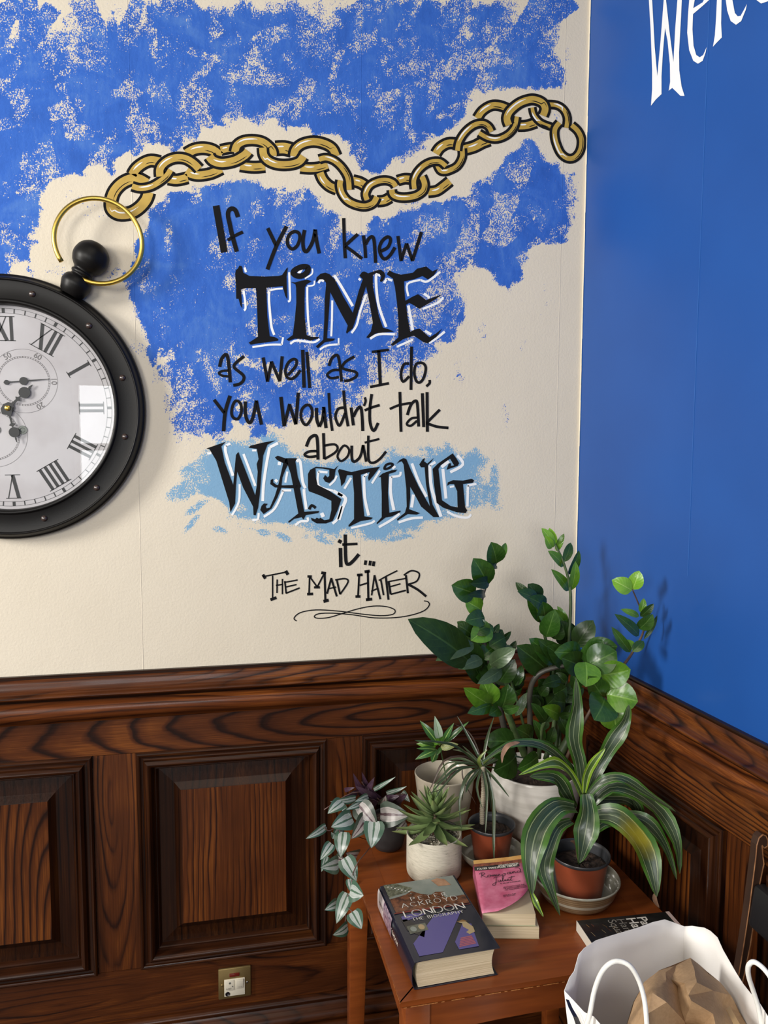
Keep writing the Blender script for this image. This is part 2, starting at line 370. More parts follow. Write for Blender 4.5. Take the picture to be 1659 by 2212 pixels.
m_rw = newmat('satin_blue_paint', (.012, .092, .43), rough=.42, spec=.45); g = NT(m_rw); oc = g.obj()
g.col(g.ramp(g.noise(oc, 2.5, 3, .5), [(.35, (.009, .072, .31)), (.65, (.011, .084, .35))]))
g.bump(g.math('ADD', g.noise(oc, 14, 3, .5), g.math('MULTIPLY', g.noise(oc, 190, 2, .5), .12)), .25, .0012)
wall_right = mesh('wall_right', [RW(0, 0, 0), RW(2.9, 0, 0), RW(2.9, 0, 2.8), RW(0, 0, 2.8)], [(0, 1, 2, 3)], m_rw); tag(wall_right, kind='structure')
PW['wall_right'] = Vector((0, 0, 0))
# raised paper joint on the blue wall and the cream paint edge in the corner
p1_, p2_ = PR(1531, 60, .0), PR(1509, 620, .0); m_joint = newmat('worn_blue_paint', (.025, .12, .42), rough=.4)
mb = MB(); s_ = (p1_-WC).dot(WDIR)
mb.box((s_-.0008, 0.0002, 1.35), (s_+.0008, .0007, 2.8), lambda a, b, c: RW(a, b, c)); mb.build('paper_joint', m_joint, wall_right)
m_cream = newmat('cream_paint', (.80, .74, .62), rough=.55)
mb = MB(); rng = random.Random(3); zs = [1.1+i*.04 for i in range(43)]
for i in range(42):
    a = .0045+rng.random()*.0015; b = .0045+rng.random()*.0015
    mb.add([RW(-.001, .0012, zs[i]), RW(a, .0012, zs[i]), RW(b, .0012, zs[i+1]), RW(-.001, .0012, zs[i+1])], [(0, 1, 2, 3)])
mb.build('paint_edge', m_cream, wall_right)

m_floor = newmat('dark_floor_boards', rough=.5); g = NT(m_floor); X, Y, Z = g.sep(g.obj())
g.col(g.ramp(g.noise(g.comb(g.math('MULTIPLY', X, 40.0), g.math('MULTIPLY', Y, 3.0), 0.0), 1, 3, .5), [(.3, (.02, .010, .006)), (.7, (.06, .028, .015))]))
floor_o = mesh('floor', [(-2.2, -3.6, 0), (1.25, -3.6, 0), (1.25, 1.9, 0), (-2.2, 1.9, 0)], [(0, 1, 2, 3)], m_floor); tag(floor_o, kind='structure')
PW['floor'] = Vector((0, 0, 0))
m_board = [wood('y', 0, .1*i, .2, 30, .02, across='x', seed=i, tone=.6) for i in range(3)]
for i in range(23):
    mb = MB(); mb.box((-2.2+i*.15+.001, -1.0, .0), (-2.2+(i+1)*.15-.001, 1.87, .006)); mb.build('floor_board', m_board[i % 3], floor_o)

# ------- wainscot
def strip(W, prof, s0, s1, name, mat, parent, steps=1):
    """extrude profile (out, z) along wall from s0 to s1"""
    mb = MB(); n = len(prof); vs = []; fs = []
    for s in (s0, s1): vs += [W(s, o, z) for o, z in prof]
    for i in range(n-1): fs.append((i, i+1, n+i+1, n+i))
    mb.add(vs, fs); o = mb.build(name, mat, parent, smooth=True, auto=.5)
    return o
def curvep(pts, n=4):
    return [(v.x, v.y) for v in cat([Vector((a, b, 0)) for a, b in pts], n)]
def frame_mould(W, s0, s1, z0, z1, name, mats, parent):
    """bolection moulding round a panel: outer rect given, mitred; four lengths"""
    pr = [(0, .0215)] + curvep([(0, .030), (.004, .0335), (.009, .032)], 3) + curvep([(.010, .028), (.016, .0275), (.019, .031)], 3) + curvep([(.020, .036), (.027, .041), (.034, .037), (.037, .028)], 4) + [(.038, .020)] + curvep([(.040, .016), (.0445, .018), (.048, .012), (.050, .006)], 3)
    def side(fn, mat):
        mb = MB(); n = len(pr); vs = []
        for e in (0, 1): vs += [fn(e, d, o) for d, o in pr]
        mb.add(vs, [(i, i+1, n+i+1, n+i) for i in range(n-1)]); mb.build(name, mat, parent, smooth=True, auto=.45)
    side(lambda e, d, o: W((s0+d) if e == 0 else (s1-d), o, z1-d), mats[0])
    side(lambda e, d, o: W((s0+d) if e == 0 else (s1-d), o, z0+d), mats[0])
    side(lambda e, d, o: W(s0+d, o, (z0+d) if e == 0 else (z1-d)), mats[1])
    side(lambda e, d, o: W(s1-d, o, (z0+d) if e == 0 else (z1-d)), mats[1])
def raised_panel(W, s0, s1, z0, z1, mat, parent, edge):
    mb = MB()
    def rect(d, o): return [W(s0+d, o, z0+d), W(s1-d, o, z0+d), W(s1-d, o, z1-d), W(s0+d, o, z1-d)]
    rings = [rect(.044, .004), rect(.050, .006), rect(.086, .010), rect(.0875, .011), rect(.101, .021), rect(.1025, .022)]
    for a, b in zip(rings[:-1], rings[1:]):
        for i in range(4):
            j = (i+1) % 4; mb.add([a[i], a[j], b[j], b[i]], [(0, 1, 2, 3)])
    mb.add(rings[-1], [(0, 1, 2, 3)])
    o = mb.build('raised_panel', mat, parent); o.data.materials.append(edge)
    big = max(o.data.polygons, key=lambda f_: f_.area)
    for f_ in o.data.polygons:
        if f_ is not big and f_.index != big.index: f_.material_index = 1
ZT, ZB = .883, .336        # panel top / bottom
def wainscot(name, W, axis, s_start, s_end, panels, along, tag_n, cen, kw):
    e = empty(name, W(s_start, 0, 0) if False else (0, 0, 0), kind='structure'); PW[e.name] = Vector((0, 0, 0))
    wl = lambda z, sd, tone=1., kl=.14, fr=34, am=.02: wood(axis, cen[0], z, kl, fr, am, seed=sd, tone=tone)
    cap = [(.0, 1.080), (.010, 1.080), (.013, 1.077), (.013, 1.073)] + curvep([(.016, 1.071), (.019, 1.066), (.022, 1.052), (.030, 1.043), (.043, 1.040), (.0455, 1.037), (.043, 1.033)], 4) + [(.034, 1.031), (.030, 1.026)]
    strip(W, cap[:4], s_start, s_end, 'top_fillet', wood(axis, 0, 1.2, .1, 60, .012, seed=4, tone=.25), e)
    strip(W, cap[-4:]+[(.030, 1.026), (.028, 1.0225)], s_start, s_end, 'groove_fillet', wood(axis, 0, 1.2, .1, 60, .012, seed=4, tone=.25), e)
    strip(W, cap[3:-3], s_start, s_end, 'cap_moulding', wood(axis, cen[0]-.9, 1.10, .10, 60, .012, seed=3, tone=1.25), e)
    tor = [(.028, 1.0225)] + curvep([(.032, 1.020), (.044, 1.014), (.0475, 1.000), (.044, .986), (.034, .978), (.025, .972)], 4) + [(.022, .968)]
    strip(W, tor, s_start, s_end, 'torus_moulding', wood(axis, cen[0]-.6, .93, .10, 40, .016, seed=5, tone=1.7), e)
    def board(a, b, z0, z1, nm, mat):
        mb = MB(); mb.box((a, -.02, z0), (b, .0215, z1), lambda s, o, z: W(s, max(o, 0.0005), z)); mb.build(nm, mat, e)
    board(s_start, s_end, ZT, .975, 'frieze_board', wood(axis, cen[0], cen[1], *kw, seed=8, tone=1.1, plainness=(0 if axis == 'x' else .6)))
    board(s_start, s_end, .19, ZB, 'lower_board', wood(axis, cen[0]-.8, .27, .12, 36, .02, seed=12, tone=.95))
    edges = [s_start] + [v for p in panels for v in p] + [s_end]
    for k in range(0, len(edges), 2):
        a, b = edges[k], edges[k+1]
        if b-a > .005:
            sc = (W(a, 0, 0)+W(b, 0, 0))/2
            cx = sc.x if axis == 'x' else sc.y
            board(a+.0008, b-.0008, ZB+.001, ZT-.001, 'stile_board', wood('z', [.6, .75, .55, .9][k//2 % 4], cx+[.05, -.01, -.04, .02][k//2 % 4], .12, 44, .012, across=('x' if axis == 'x' else 'y'), seed=20+k, tone=1.0))
    for k, (a, b) in enumerate(panels):
        sc = (W(a, 0, 0)+W(b, 0, 0))/2; cx = sc.x if axis == 'x' else sc.y
        ac = 'x' if axis == 'x' else 'y'
        pm = [wood('z', .42, W(-.395, 0, 0).x, .20, 30, .014, across=ac, seed=31, tone=1.05, plainness=.1), wood('z', .5, cx-.16, .06, 40, .020, across=ac, seed=36, tone=1.15), wood('z', .7, cx+.1, .12, 34, .016, across=ac, seed=41, tone=1.1)][k % 3]
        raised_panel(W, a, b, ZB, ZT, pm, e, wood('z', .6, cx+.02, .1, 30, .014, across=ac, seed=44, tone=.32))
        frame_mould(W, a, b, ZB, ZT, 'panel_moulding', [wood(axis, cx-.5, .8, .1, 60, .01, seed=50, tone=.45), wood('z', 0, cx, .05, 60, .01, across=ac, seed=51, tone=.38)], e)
    return e
ps = lambda px, py, out: (PR(px, py, out)-WC).dot(WDIR)
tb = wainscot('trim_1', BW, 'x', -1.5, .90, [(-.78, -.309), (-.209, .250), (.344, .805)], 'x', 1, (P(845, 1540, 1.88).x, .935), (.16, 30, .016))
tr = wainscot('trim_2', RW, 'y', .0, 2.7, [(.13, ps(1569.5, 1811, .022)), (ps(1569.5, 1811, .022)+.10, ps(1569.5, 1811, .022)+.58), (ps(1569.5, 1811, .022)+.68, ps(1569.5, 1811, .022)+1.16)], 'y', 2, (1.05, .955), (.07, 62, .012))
# skirtings
skp = [(.0215, .204)] + curvep([(.024, .206), (.032, .203), (.036, .197), (.034, .192)], 3) + [(.028, .189), (.027, .183)] + curvep([(.030, .176), (.042, .164), (.046, .152), (.044, .146)], 4) + [(.034, .143), (.034, .138)] + curvep([(.042, .136), (.049, .130), (.050, .122)], 3) + [(.050, .0)]
bb = empty('baseboard_back', (0, 0, 0), kind='structure'); PW[bb.name] = Vector((0, 0, 0))
strip(BW, skp, -1.5, .90, 'skirting_board', wood('x', -.5, .17, .1, 60, .012, seed=61, tone=.75), bb)
bb = empty('baseboard_right', (0, 0, 0), kind='structure'); PW[bb.name] = Vector((0, 0, 0))
strip(RW, skp, .0, 2.7, 'skirting_board', wood('y', .9, .1, .1, 40, .012, seed=62, tone=.6), bb)

# windows of the room behind the viewer (only seen as reflections)
m_white = newmat('white_gloss_paint', (.75, .74, .7), rough=.35)
def window(name, c, ux, w_, h_):
    e = empty(name, c, kind='structure'); c = Vector(c); ux = Vector(ux).normalized(); uz = Vector((0, 0, 1)); n_ = ux.cross(uz)
    def bar(a0, a1, b0, b1, nm):
        mb = MB(); mb.box((a0, b0, -.02), (a1, b1, .02), lambda a, b, d: c+ux*a+uz*b+n_*d); mb.build(nm, m_white, e)
    for a in (-w_/2, -w_/6-.02, w_/6-.02, w_/2-.05): bar(a, a+.05, -h_/2, h_/2, 'glazing_bar')
    for b in (-h_/2, -.03, h_/2-.06): bar(-w_/2, w_/2, b, b+.06, 'sash_rail')
window('window_1', (-.57, -3.27, 1.60), (1, 0, 0), 1.3, 1.16)

# ------------------------------------------------------------------ mural lettering and chain, painted on the plaster
m_black = newmat('black_signwriting_paint', (.0095, .0095, .011), rough=.85, spec=.12)
m_whitep = newmat('white_signwriting_paint', (.86, .88, .90), rough=.5)
m_gold = newmat('ochre_gold_paint', (.56, .37, .075), rough=.5); g = NT(m_gold)
g.col(g.ramp(g.noise(g.obj(), 40, 3, .5), [(.3, (.44, .28, .042)), (.7, (.54, .36, .065))]))
def wallpt(out): return lambda x, y: P(x, y, 1.9-out, clamp=False)
def parse(s): return [tuple(float(c) for c in p.split(',')) for p in s.split()]
def stroke(mb, pts, wd, place, taper=0, flat=True, closed=False, nsm=4):
    """flat brush stroke of px width wd along px points"""
    q = cat([Vector((a, b, 0)) for a, b in pts], nsm, closed) if len(pts) > 2 else [Vector((a, b, 0)) for a, b in pts]
    n = len(q); vs = []; fs = []
    for i, p in enumerate(q):
        a = q[(i-1) % n] if closed else q[max(i-1, 0)]; b = q[(i+1) % n] if closed else q[min(i+1, n-1)]
        t = (b-a).normalized(); nn = Vector((-t.y, t.x, 0)); w_ = wd/2
        if taper and not closed:
            f = i/(n-1); w_ *= max(.25, min(1, (1-f)*4)) if taper == 1 else max(.2, min(1, min(f, 1-f)*taper))
        vs += [place(p.x+nn.x*w_, p.y+nn.y*w_), place(p.x-nn.x*w_, p.y-nn.y*w_)]
    for i in range(n-1 if not closed else n):
        j = (i+1) % n; fs.append((2*i, 2*i+1, 2*j+1, 2*j))
    mb.add(vs, fs)
def polyfill(mb, pts, place):
    from mathutils.geometry import tessellate_polygon
    v2 = [Vector((a, b, 0)) for a, b in pts]; tri = tessellate_polygon([v2])
    mb.add([place(a, b) for a, b in pts], [tuple(t) for t in tri])
def word(name, mat, out, org, sc, strokes=(), polys=(), taper=0, parent=None, wobble=0):
    mb = MB(); pl = wallpt(out)
    f = lambda x, y: pl(org[0]+x*sc, org[1]+y*sc)
    for s in strokes:
        wd, rest = s.split(':'); cl = rest.startswith('c'); rest = rest.lstrip('c')
        stroke(mb, parse(rest), float(wd)*(1.12 if mat is m_black else 1.0), f, taper, closed=cl)
    for s in polys: polyfill(mb, parse(s), f)
    return mb.build(name, mat, parent or wall_back)
A_ = ((440, 430), .15672); B_ = ((680, 430), .15672); C_ = ((500, 560), .14467); D_ = ((720, 560), .14467)
E_ = ((450, 740), .15672); F_ = ((700, 740), .16878); G_ = ((440, 930), .18083); H_ = ((730, 930), .19289); I_ = ((550, 1140), .23508)
OB, OWH = .0009, .0006
W_ = lambda c, st=(), po=(): word('painted_word', m_black, OB, c[0], c[1], st, po)
W_(A_, ['84:170,90 283,733', '55:472,248 440,160 390,130 345,160 335,230 360,350 390,490 455,725', '40:330,568 430,505 540,452'])
W_(A_, ['46:882,400 1000,645', '48:1142,375 1000,650 878,970', '42:c1250,447 1185,485 1152,570 1170,650 1225,688 1290,640 1325,540 1310,470', '45:1390,425 1368,560 1375,680 1410,725 1460,670 1510,560 1537,418', '45:1535,420 1555,570 1592,750'])
W_(B_, ['42:398,262 408,600 420,815', '42:592,483 420,640', '40:420,650 520,720 652,822', '42:668,500 690,650 700,812', '42:700,625 745,545 795,520 820,600 838,880', '42:905,720 1000,670 1040,590 1035,535 990,525 920,590 890,690 920,790 970,825 1040,770 1105,665', '42:1145,508 1190,855', '40:1188,850 1265,610', '40:1265,610 1347,855', '42:1345,850 1470,452'])
W_(C_, ['75:c1060,112 965,150 920,200 970,245 1060,245 1130,190 1138,122'],
 ['120,92 155,105 175,200 270,250 500,258 700,250 755,235 835,118 840,140 822,260 825,400 832,600 800,540 765,400 520,425 525,600 535,850 570,1150 640,1160 698,1190 695,1215 560,1235 400,1255 285,1275 258,1245 330,1200 395,1155 385,800 375,560 365,430 200,430 140,450 150,560 158,735 130,680 105,590 70,590 68,430 55,220 65,160 95,140',
  '885,340 950,345 1050,318 1130,305 1195,325 1120,375 1095,420 1090,600 1092,850 1120,1130 1200,1160 1305,1160 1300,1180 1180,1215 1080,1190 940,1185 855,1220 820,1200 915,1130 945,900 968,650 965,430 955,375'])
W_(D_, [], ['-262,350 -250,270 -190,215 -120,200 -60,220 20,300 150,560 290,800 380,470 440,300 388,245 430,190 460,180 520,210 620,175 705,153 760,195 775,250 745,320 710,340 695,320 715,260 690,220 640,205 590,235 590,400 630,600 680,850 740,1020 840,1050 905,1080 800,1090 640,1105 520,1180 492,1165 560,1080 590,950 540,650 488,400 350,850 290,1030 200,1110 190,1090 215,990 100,780 -47,490 -60,700 -80,950 -95,1180 25,1185 0,1215 -130,1240 -232,1330 -262,1300 -150,1200 -150,1180 -135,900 -130,620 -110,400 -110,350 -150,300 -200,300 -240,320',
  '838,165 900,200 1010,230 1190,200 1250,140 1385,108 1480,180 1562,143 1500,240 1410,300 1330,250 1200,300 1055,330 1060,450 1075,620 1180,560 1265,520 1385,610 1615,525 1520,600 1283,740 1190,680 1130,650 1085,680 1110,880 1150,1085 1210,1050 1290,1035 1435,1165 1530,1110 1625,1035 1540,1160 1410,1255 1350,1240 1200,1140 1050,1190 880,1295 860,1270 970,1165 970,900 950,650 920,420 890,290 795,225'])
W_(E_, ['42:155,335 185,220 250,165 282,300 302,548', '30:285,385 200,390 145,420 190,455 275,465', '38:492,188 370,290 362,350 480,450 482,520 430,570 343,590'])
W_(E_, ['40:755,205 817,540', '38:815,538 872,260', '38:868,260 985,535', '40:983,535 1018,188', '36:1095,450 1200,330 1215,250 1170,228 1100,280 1062,380 1080,470 1140,500 1210,460 1268,380', '44:1300,100 1320,622', '40:1358,128 1397,625'])
W_(F_, ['34:62,298 100,200 165,160 195,240 225,500', '30:200,350 110,355 40,410 90,455 190,440', '32:388,178 270,250 240,330 400,375 412,430 330,480 255,490'])
W_(F_, ['30:610,120 830,92', '38:700,105 720,540', '30:588,568 830,520'])
W_(F_, ['32:1090,270 1020,280 985,400 1010,500 1090,430', '34:1120,50 1112,605', '32:c1180,275 1155,380 1180,490 1230,508 1280,440 1302,320 1260,262', '30:1350,478 1350,520 1308,560'])
W_(E_, ['40:78,788 220,970', '46:300,732 232,960 210,1222', '36:c370,808 332,880 320,980 350,1040 410,1048 455,960 450,860 415,812', '42:510,810 510,980 540,1080 580,1100 620,1010 662,798', '42:660,800 732,1132'])
W_(E_, ['44:1000,748 1045,1155', '40:1045,1150 1120,845', '40:1118,850 1205,1128', '42:1205,1125 1240,690', '36:c1350,862 1290,920 1275,1020 1310,1110 1360,1130 1420,1040 1432,940 1400,872', '42:1490,900 1495,1060 1530,1160', '38:1530,1160 1575,1050 1590,885', '42:1588,885 1622,1178'])
W_(F_, ['32:60,645 75,900 105,1130', '32:255,832 180,850 145,950 185,1058 220,1030 270,900', '34:250,612 270,850 307,1072', '36:345,830 375,1060', '36:375,950 420,860 470,830 490,1000 495,1132', '28:520,700 532,750 508,812', '34:610,658 585,850 590,1030 635,1130 692,1028', '30:518,868 610,830 712,800'])
W_(F_, ['34:970,630 985,1142', '28:840,850 960,800 1112,773', '34:1065,928 1110,800 1170,745 1195,800 1210,1075', '28:1215,960 1120,970 1058,1040 1110,1065 1190,1000', '36:1258,648 1275,1082', '36:1318,633 1322,1142', '32:1482,858 1310,1030', '32:1310,1030 1440,1075 1592,1092'])
W_(G_, ['34:1225,192 1270,90 1340,60 1360,150 1365,347', '28:1360,245 1260,250 1203,290 1260,315 1350,305', '32:1430,30 1440,342', '26:1440,340 1560,270 1600,210 1560,165 1440,180', '25:c1683,178 1630,230 1598,310 1640,365 1715,312 1737,230', '30:1768,180 1770,330 1800,372 1870,310 1905,172', '30:1903,172 1942,372', '28:1967,60 1969,340 2025,385 2105,338 2178,250', '24:1922,145 2098,100'])
W_(G_, ['30:1258,942 1290,895 1338,925'],
 ['30,215 130,180 260,135 210,190 250,380 352,650 385,290 415,255 430,300 615,775 635,650 645,490 632,400 655,340 635,220 535,205 560,180 700,145 855,118 760,170 710,300 690,500 670,760 650,920 620,1015 595,1010 590,910 470,680 400,490 385,650 375,870 318,975 305,860 150,360 70,225',
  '980,330 1115,330 1095,370 1125,560 1165,665 1150,690 1200,970 1380,960 1370,985 1220,1010 1190,1065 1170,1035 1080,1055 1015,1105 1010,1085 1130,990 1075,700 1040,520 1000,400 960,390',
  '1000,340 1010,400 975,470 940,560 925,690 880,800 810,930 715,998 675,950 690,900 720,870 765,875 740,905 750,930 790,920 850,780 890,650 950,390 875,350 850,320 885,300',
  '830,575 800,590 795,640 850,680 1090,690 1160,665 1150,650 930,655 870,650 830,620',
  '1610,412 1575,470 1560,570 1500,628 1450,610 1427,570 1450,530 1480,560 1500,540 1500,470 1420,455 1335,450 1340,560 1360,650 1500,720 1645,820 1600,950 1540,1080 1460,1110 1350,1110 1290,1075 1280,1040 1330,1060 1350,1040 1380,1055 1390,1040 1440,1070 1500,1060 1525,950 1525,840 1400,780 1255,725 1245,680 1245,520 1270,470 1340,432 1450,440 1560,460'])
W_(H_, ['24:c520,430 540,385 590,370 615,385 570,420'],
 ['15,430 150,465 300,430 470,405 400,500 345,565 335,530 355,465 255,495 270,700 295,960 390,975 370,995 250,1015 120,1080 118,1060 180,990 180,700 162,500 100,500 75,580 35,625 30,560 0,450',
  '450,525 500,480 600,445 665,437 640,465 570,485 560,700 575,920 700,895 700,912 610,960 530,975 435,1050 432,1035 490,970 490,700 480,520',
  '655,375 690,330 735,308 765,320 820,450 900,620 1030,850 985,600 970,410 930,412 910,380 950,320 975,308 965,345 1000,370 1075,305 1045,350 1010,385 1020,620 1060,830 1135,970 1070,970 930,850 850,700 808,630 810,750 795,880 920,925 880,942 780,935 665,1010 662,990 750,920 770,850 765,650 735,380 715,345 690,350',
  '1285,255 1325,310 1357,365 1340,395 1215,440 1240,370 1265,365 1265,395 1300,390 1255,315 1150,390 1125,430 1150,650 1165,780 1260,845 1340,860 1335,680 1300,600 1250,600 1222,620 1230,580 1290,555 1400,560 1500,540 1525,560 1510,585 1400,600 1410,700 1425,860 1448,895 1430,925 1330,915 1180,865 1105,810 1075,600 1060,430 1120,370'])
W_(I_, ['30:768,118 798,134', '30:788,185 792,362', '28:832,62 838,300 865,335 910,300 958,243', '22:805,155 945,148', '24:1022,300 1015,342', '24:1064,303 1058,347', '24:1097,308 1090,354'])
W_(I_, ['12:75,450 300,405', '12:165,440 165,650', '24:75,430 98,468', '26:285,395 306,432', '24:145,662 200,642', '12:207,475 205,600', '12:255,470 255,612', '12:195,530 262,520', '14:277,490 290,605', '12:275,502 395,480', '12:285,545 385,522', '13:288,602 414,553'])
W_(I_, ['14:505,450 500,610', '20:485,448 525,448', '22:482,610 537,608', '13:510,455 575,545', '20:545,548 600,548', '14:575,545 640,420', '24:612,413 655,420', '18:643,420 650,670', '26:632,677 680,665', '16:665,607 705,462', '17:703,462 755,632', '12:680,560 748,545', '16:755,480 785,612', '14:740,480 830,468 858,500 785,612'])
W_(I_, ['16:960,435 950,635', '22:940,435 992,432', '22:926,632 972,632', '18:1040,400 1045,660', '24:1010,405 1058,398', '24:1022,662 1080,655', '14:965,530 1045,505', '14:1075,622 1100,440', '17:1100,435 1155,657', '12:1070,585 1125,560', '12:1140,485 1220,440 1312,394', '15:1160,480 1185,620', '18:1205,450 1230,662', '12:1230,495 1390,465', '18:1230,490 1250,612', '12:1235,545 1340,515', '14:1250,612 1390,575', '18:1390,435 1408,602', '14:1370,437 1440,395 1512,420 1490,490 1410,520', '20:1410,520 1500,570 1577,632'])
word('painted_flourish', m_black, OB, I_[0], I_[1], ['9:385,857 362,830 420,780 560,755 760,765 960,790 1150,808 1270,795 1287,755 1210,725 1090,720 950,745 800,790 680,825 580,832 548,815 590,790 720,785 900,800 1100,828 1300,825 1450,800 1560,760 1605,710 1592,680 1556,672'])
H1 = lambda c, st: word('painted_highlight', m_whitep, OWH, c[0], c[1], st)
H1(C_, ['34:195,122 217,195', '32:180,470 200,600 210,730 187,765', '36:640,1130 600,1020 575,800 560,600 565,470', '28:562,470 660,445 765,438', '30:312,1312 560,1277 750,1275', '28:750,1275 772,1165', '32:862,195 870,450 875,600 845,635', '24:1208,140 1200,220 1095,288', '24:1240,320 1228,385 1133,402', '32:1132,410 1132,600 1145,900 1172,1132', '32:878,1265 970,1215 1220,1240 1317,1190', '34:1300,357 1330,312 1380,330', '30:1505,615 1500,900 1490,1152', '30:1318,1352 1420,1290 1597,1270', '24:1600,1280 1600,1178', '44:1002,215 1050,140'])
H1(D_, ['40:15,240 110,390 290,700', '34:490,530 400,780 350,980 272,1102', '40:702,250 642,228 645,450 680,700 790,1012', '36:378,288 410,312', '36:550,1187 680,1120 920,1120', '36:758,357 800,288', '34:800,290 882,320', '32:1120,552 1105,370 1300,308', '34:1300,310 1410,330 1595,188', '38:1352,512 1442,577', '34:1333,742 1560,650 1642,568', '42:1120,690 1150,850 1187,1062', '40:1368,1068 1462,1125', '36:1428,1252 1540,1180 1665,1080', '32:948,1307 1190,1200'])
H1(G_, ['28:320,155 262,180', '34:262,180 265,270 350,542', '30:475,280 540,450 617,662', '34:888,150 790,200', '34:788,200 750,400 715,650 705,842', '26:430,640 420,850 338,1012', '26:580,1068 645,1060 657,985', '28:718,1032 850,930 950,720', '26:930,715 1047,715', '26:1000,490 975,622', '34:1108,370 1152,368 1180,600 1215,690', '34:1200,700 1200,750 1227,942', '28:1093,1132 1160,1085 1240,1080 1240,1038', '40:885,392 925,395', '34:852,588 882,612', '28:1480,500 1370,490', '26:1370,490 1375,660 1550,720', '38:1550,720 1655,785', '24:1500,657 1560,600 1590,538', '44:1408,985 1430,1032', '26:42,275 92,270', '24:578,238 630,238', '32:1538,1112 1600,1050 1645,900'])
H1(H_, ['26:72,652 147,530', '28:330,485 290,512', '32:290,510 300,750 345,952', '24:470,448 380,592', '24:148,1092 360,1040 412,1008', '28:642,398 610,427', '26:702,463 690,505 598,520', '34:592,515 590,700 627,892', '28:458,1082 600,1000 692,930', '32:828,368 900,560 992,742', '34:845,718 825,862', '30:1092,353 1030,390', '36:1028,390 1050,650 1155,965', '28:678,1030 820,985 952,975', '36:1242,343 1160,410', '34:1175,430 1210,762', '32:1338,278 1400,380 1258,467', '22:1252,632 1302,625', '26:1552,598 1450,615', '28:1455,615 1450,852', '26:1222,908 1330,960 1450,975 1492,938', '38:0,700 85,760 50,870 10,1000'])
# gold chain: band arcs drawn one over another
K4, K5, K6, K7 = ((220, 280), .16878), ((480, 270), .16878), ((690, 300), .16878), ((960, 190), .18686)
LINKS = [  # (crop, [(level, full width, path), ...]) one entry per link
 (K4, [(0, 140, '600,800 565,900 480,1000 360,1070 220,1080 130,1020 118,920 155,800 240,700 350,640 460,630 575,690')]),
 (K4, [(0, 130, '390,580 440,500 530,430 630,395 745,415'), (2, 120, '385,725 490,750 620,730 740,665 830,590 880,515')]),
 (K4, [(2, 140, '745,600 745,500 815,415 930,365 1060,370 1170,430 1245,505'), (0, 120, '850,630 960,645 1100,615')]),
 (K4, [(0, 130, '1080,310 1180,255 1300,238 1420,265 1520,340'), (0, 120, '1080,530 1150,570 1250,585 1400,560 1530,500')]),
 (K5, [(0, 110, '-20,320 70,300 145,290'), (2, 150, '-165,400 -120,455 -30,485 70,480 180,450 290,385 335,335')]),
 (K5, [(1, 140, '160,350 190,260 280,205 410,195 520,220 600,280 645,340 650,395'), (0, 120, '230,520 330,535 430,540 550,530')]),
 (K5, [(2, 140, '520,290 530,380 580,450 670,495 780,510 900,500 990,465 1040,400'), (0, 150, '680,300 790,295 895,320')]),
 (K5, [(1, 140, '915,400 940,310 1030,240 1170,212 1310,240 1410,300 1460,400'), (0, 115, '1000,545 1120,555 1240,545 1350,510')]),
 (K5, [(2, 115, '1240,440 1330,420 1440,460 1540,555 1610,680 1625,830'), (0, 115, '1250,610 1290,700 1370,780 1470,825')]),
 (K6, [(1, 120, '270,530 262,600 290,700 360,790 470,845 590,862 690,820 735,740'), (0, 120, '425,535 520,560 600,610')]),
 (K6, [(2, 115, '610,780 590,700 640,600 740,545 850,530 940,560 975,610'), (0, 110, '740,800 830,790 905,750')]),
 (K6, [(3, 120, '925,650 940,710 1010,745 1120,750 1240,725 1330,660 1345,570 1310,480'), (0, 105, '1000,535 1090,510 1175,515')]),
 (K6, [(4, 110, '1215,640 1208,530 1250,430 1330,345 1430,295 1540,290 1620,350'), (0, 110, '1390,680 1500,665 1590,605 1670,540')]),
 (K7, [(2, 100, '-90,870 -50,950 0,965 60,950 150,900 205,800 205,700'), (0, 100, '-100,760 -50,690 40,640 130,640')]),
 (K7, [(4, 100, '150,725 170,620 240,510 340,430 440,408 510,445 545,505'), (0, 110, '230,710 340,680 440,630 520,600')]),
 (K7, [(0, 90, '380,350 440,265 540,205 640,205 745,245'), (3, 95, '400,520 500,575 610,590 730,540 810,450 838,330')]),
 (K7, [(4, 120, '745,430 722,350 760,265 860,180 960,140 1040,133 1130,170 1165,240 1140,320'), (0, 95, '850,440 950,435 1060,400')]),
 (K7, [(1, 88, '1015,225 1035,310 1100,390 1180,430 1260,455'), (3, 95, '1190,190 1300,200 1380,255 1420,350 1410,460')]),
 (K7, [(4, 100, '1330,400 1280,470 1275,560 1300,660 1350,760 1430,815 1510,800 1570,720 1585,600 1545,500 1470,430')]),
]
ch = empty('painted_chain', (0, 0, 0)); PW[ch.name] = Vector((0, 0, 0)); setpar(ch, wall_back)
lines_, golds_, whites_ = {}, {}, {}
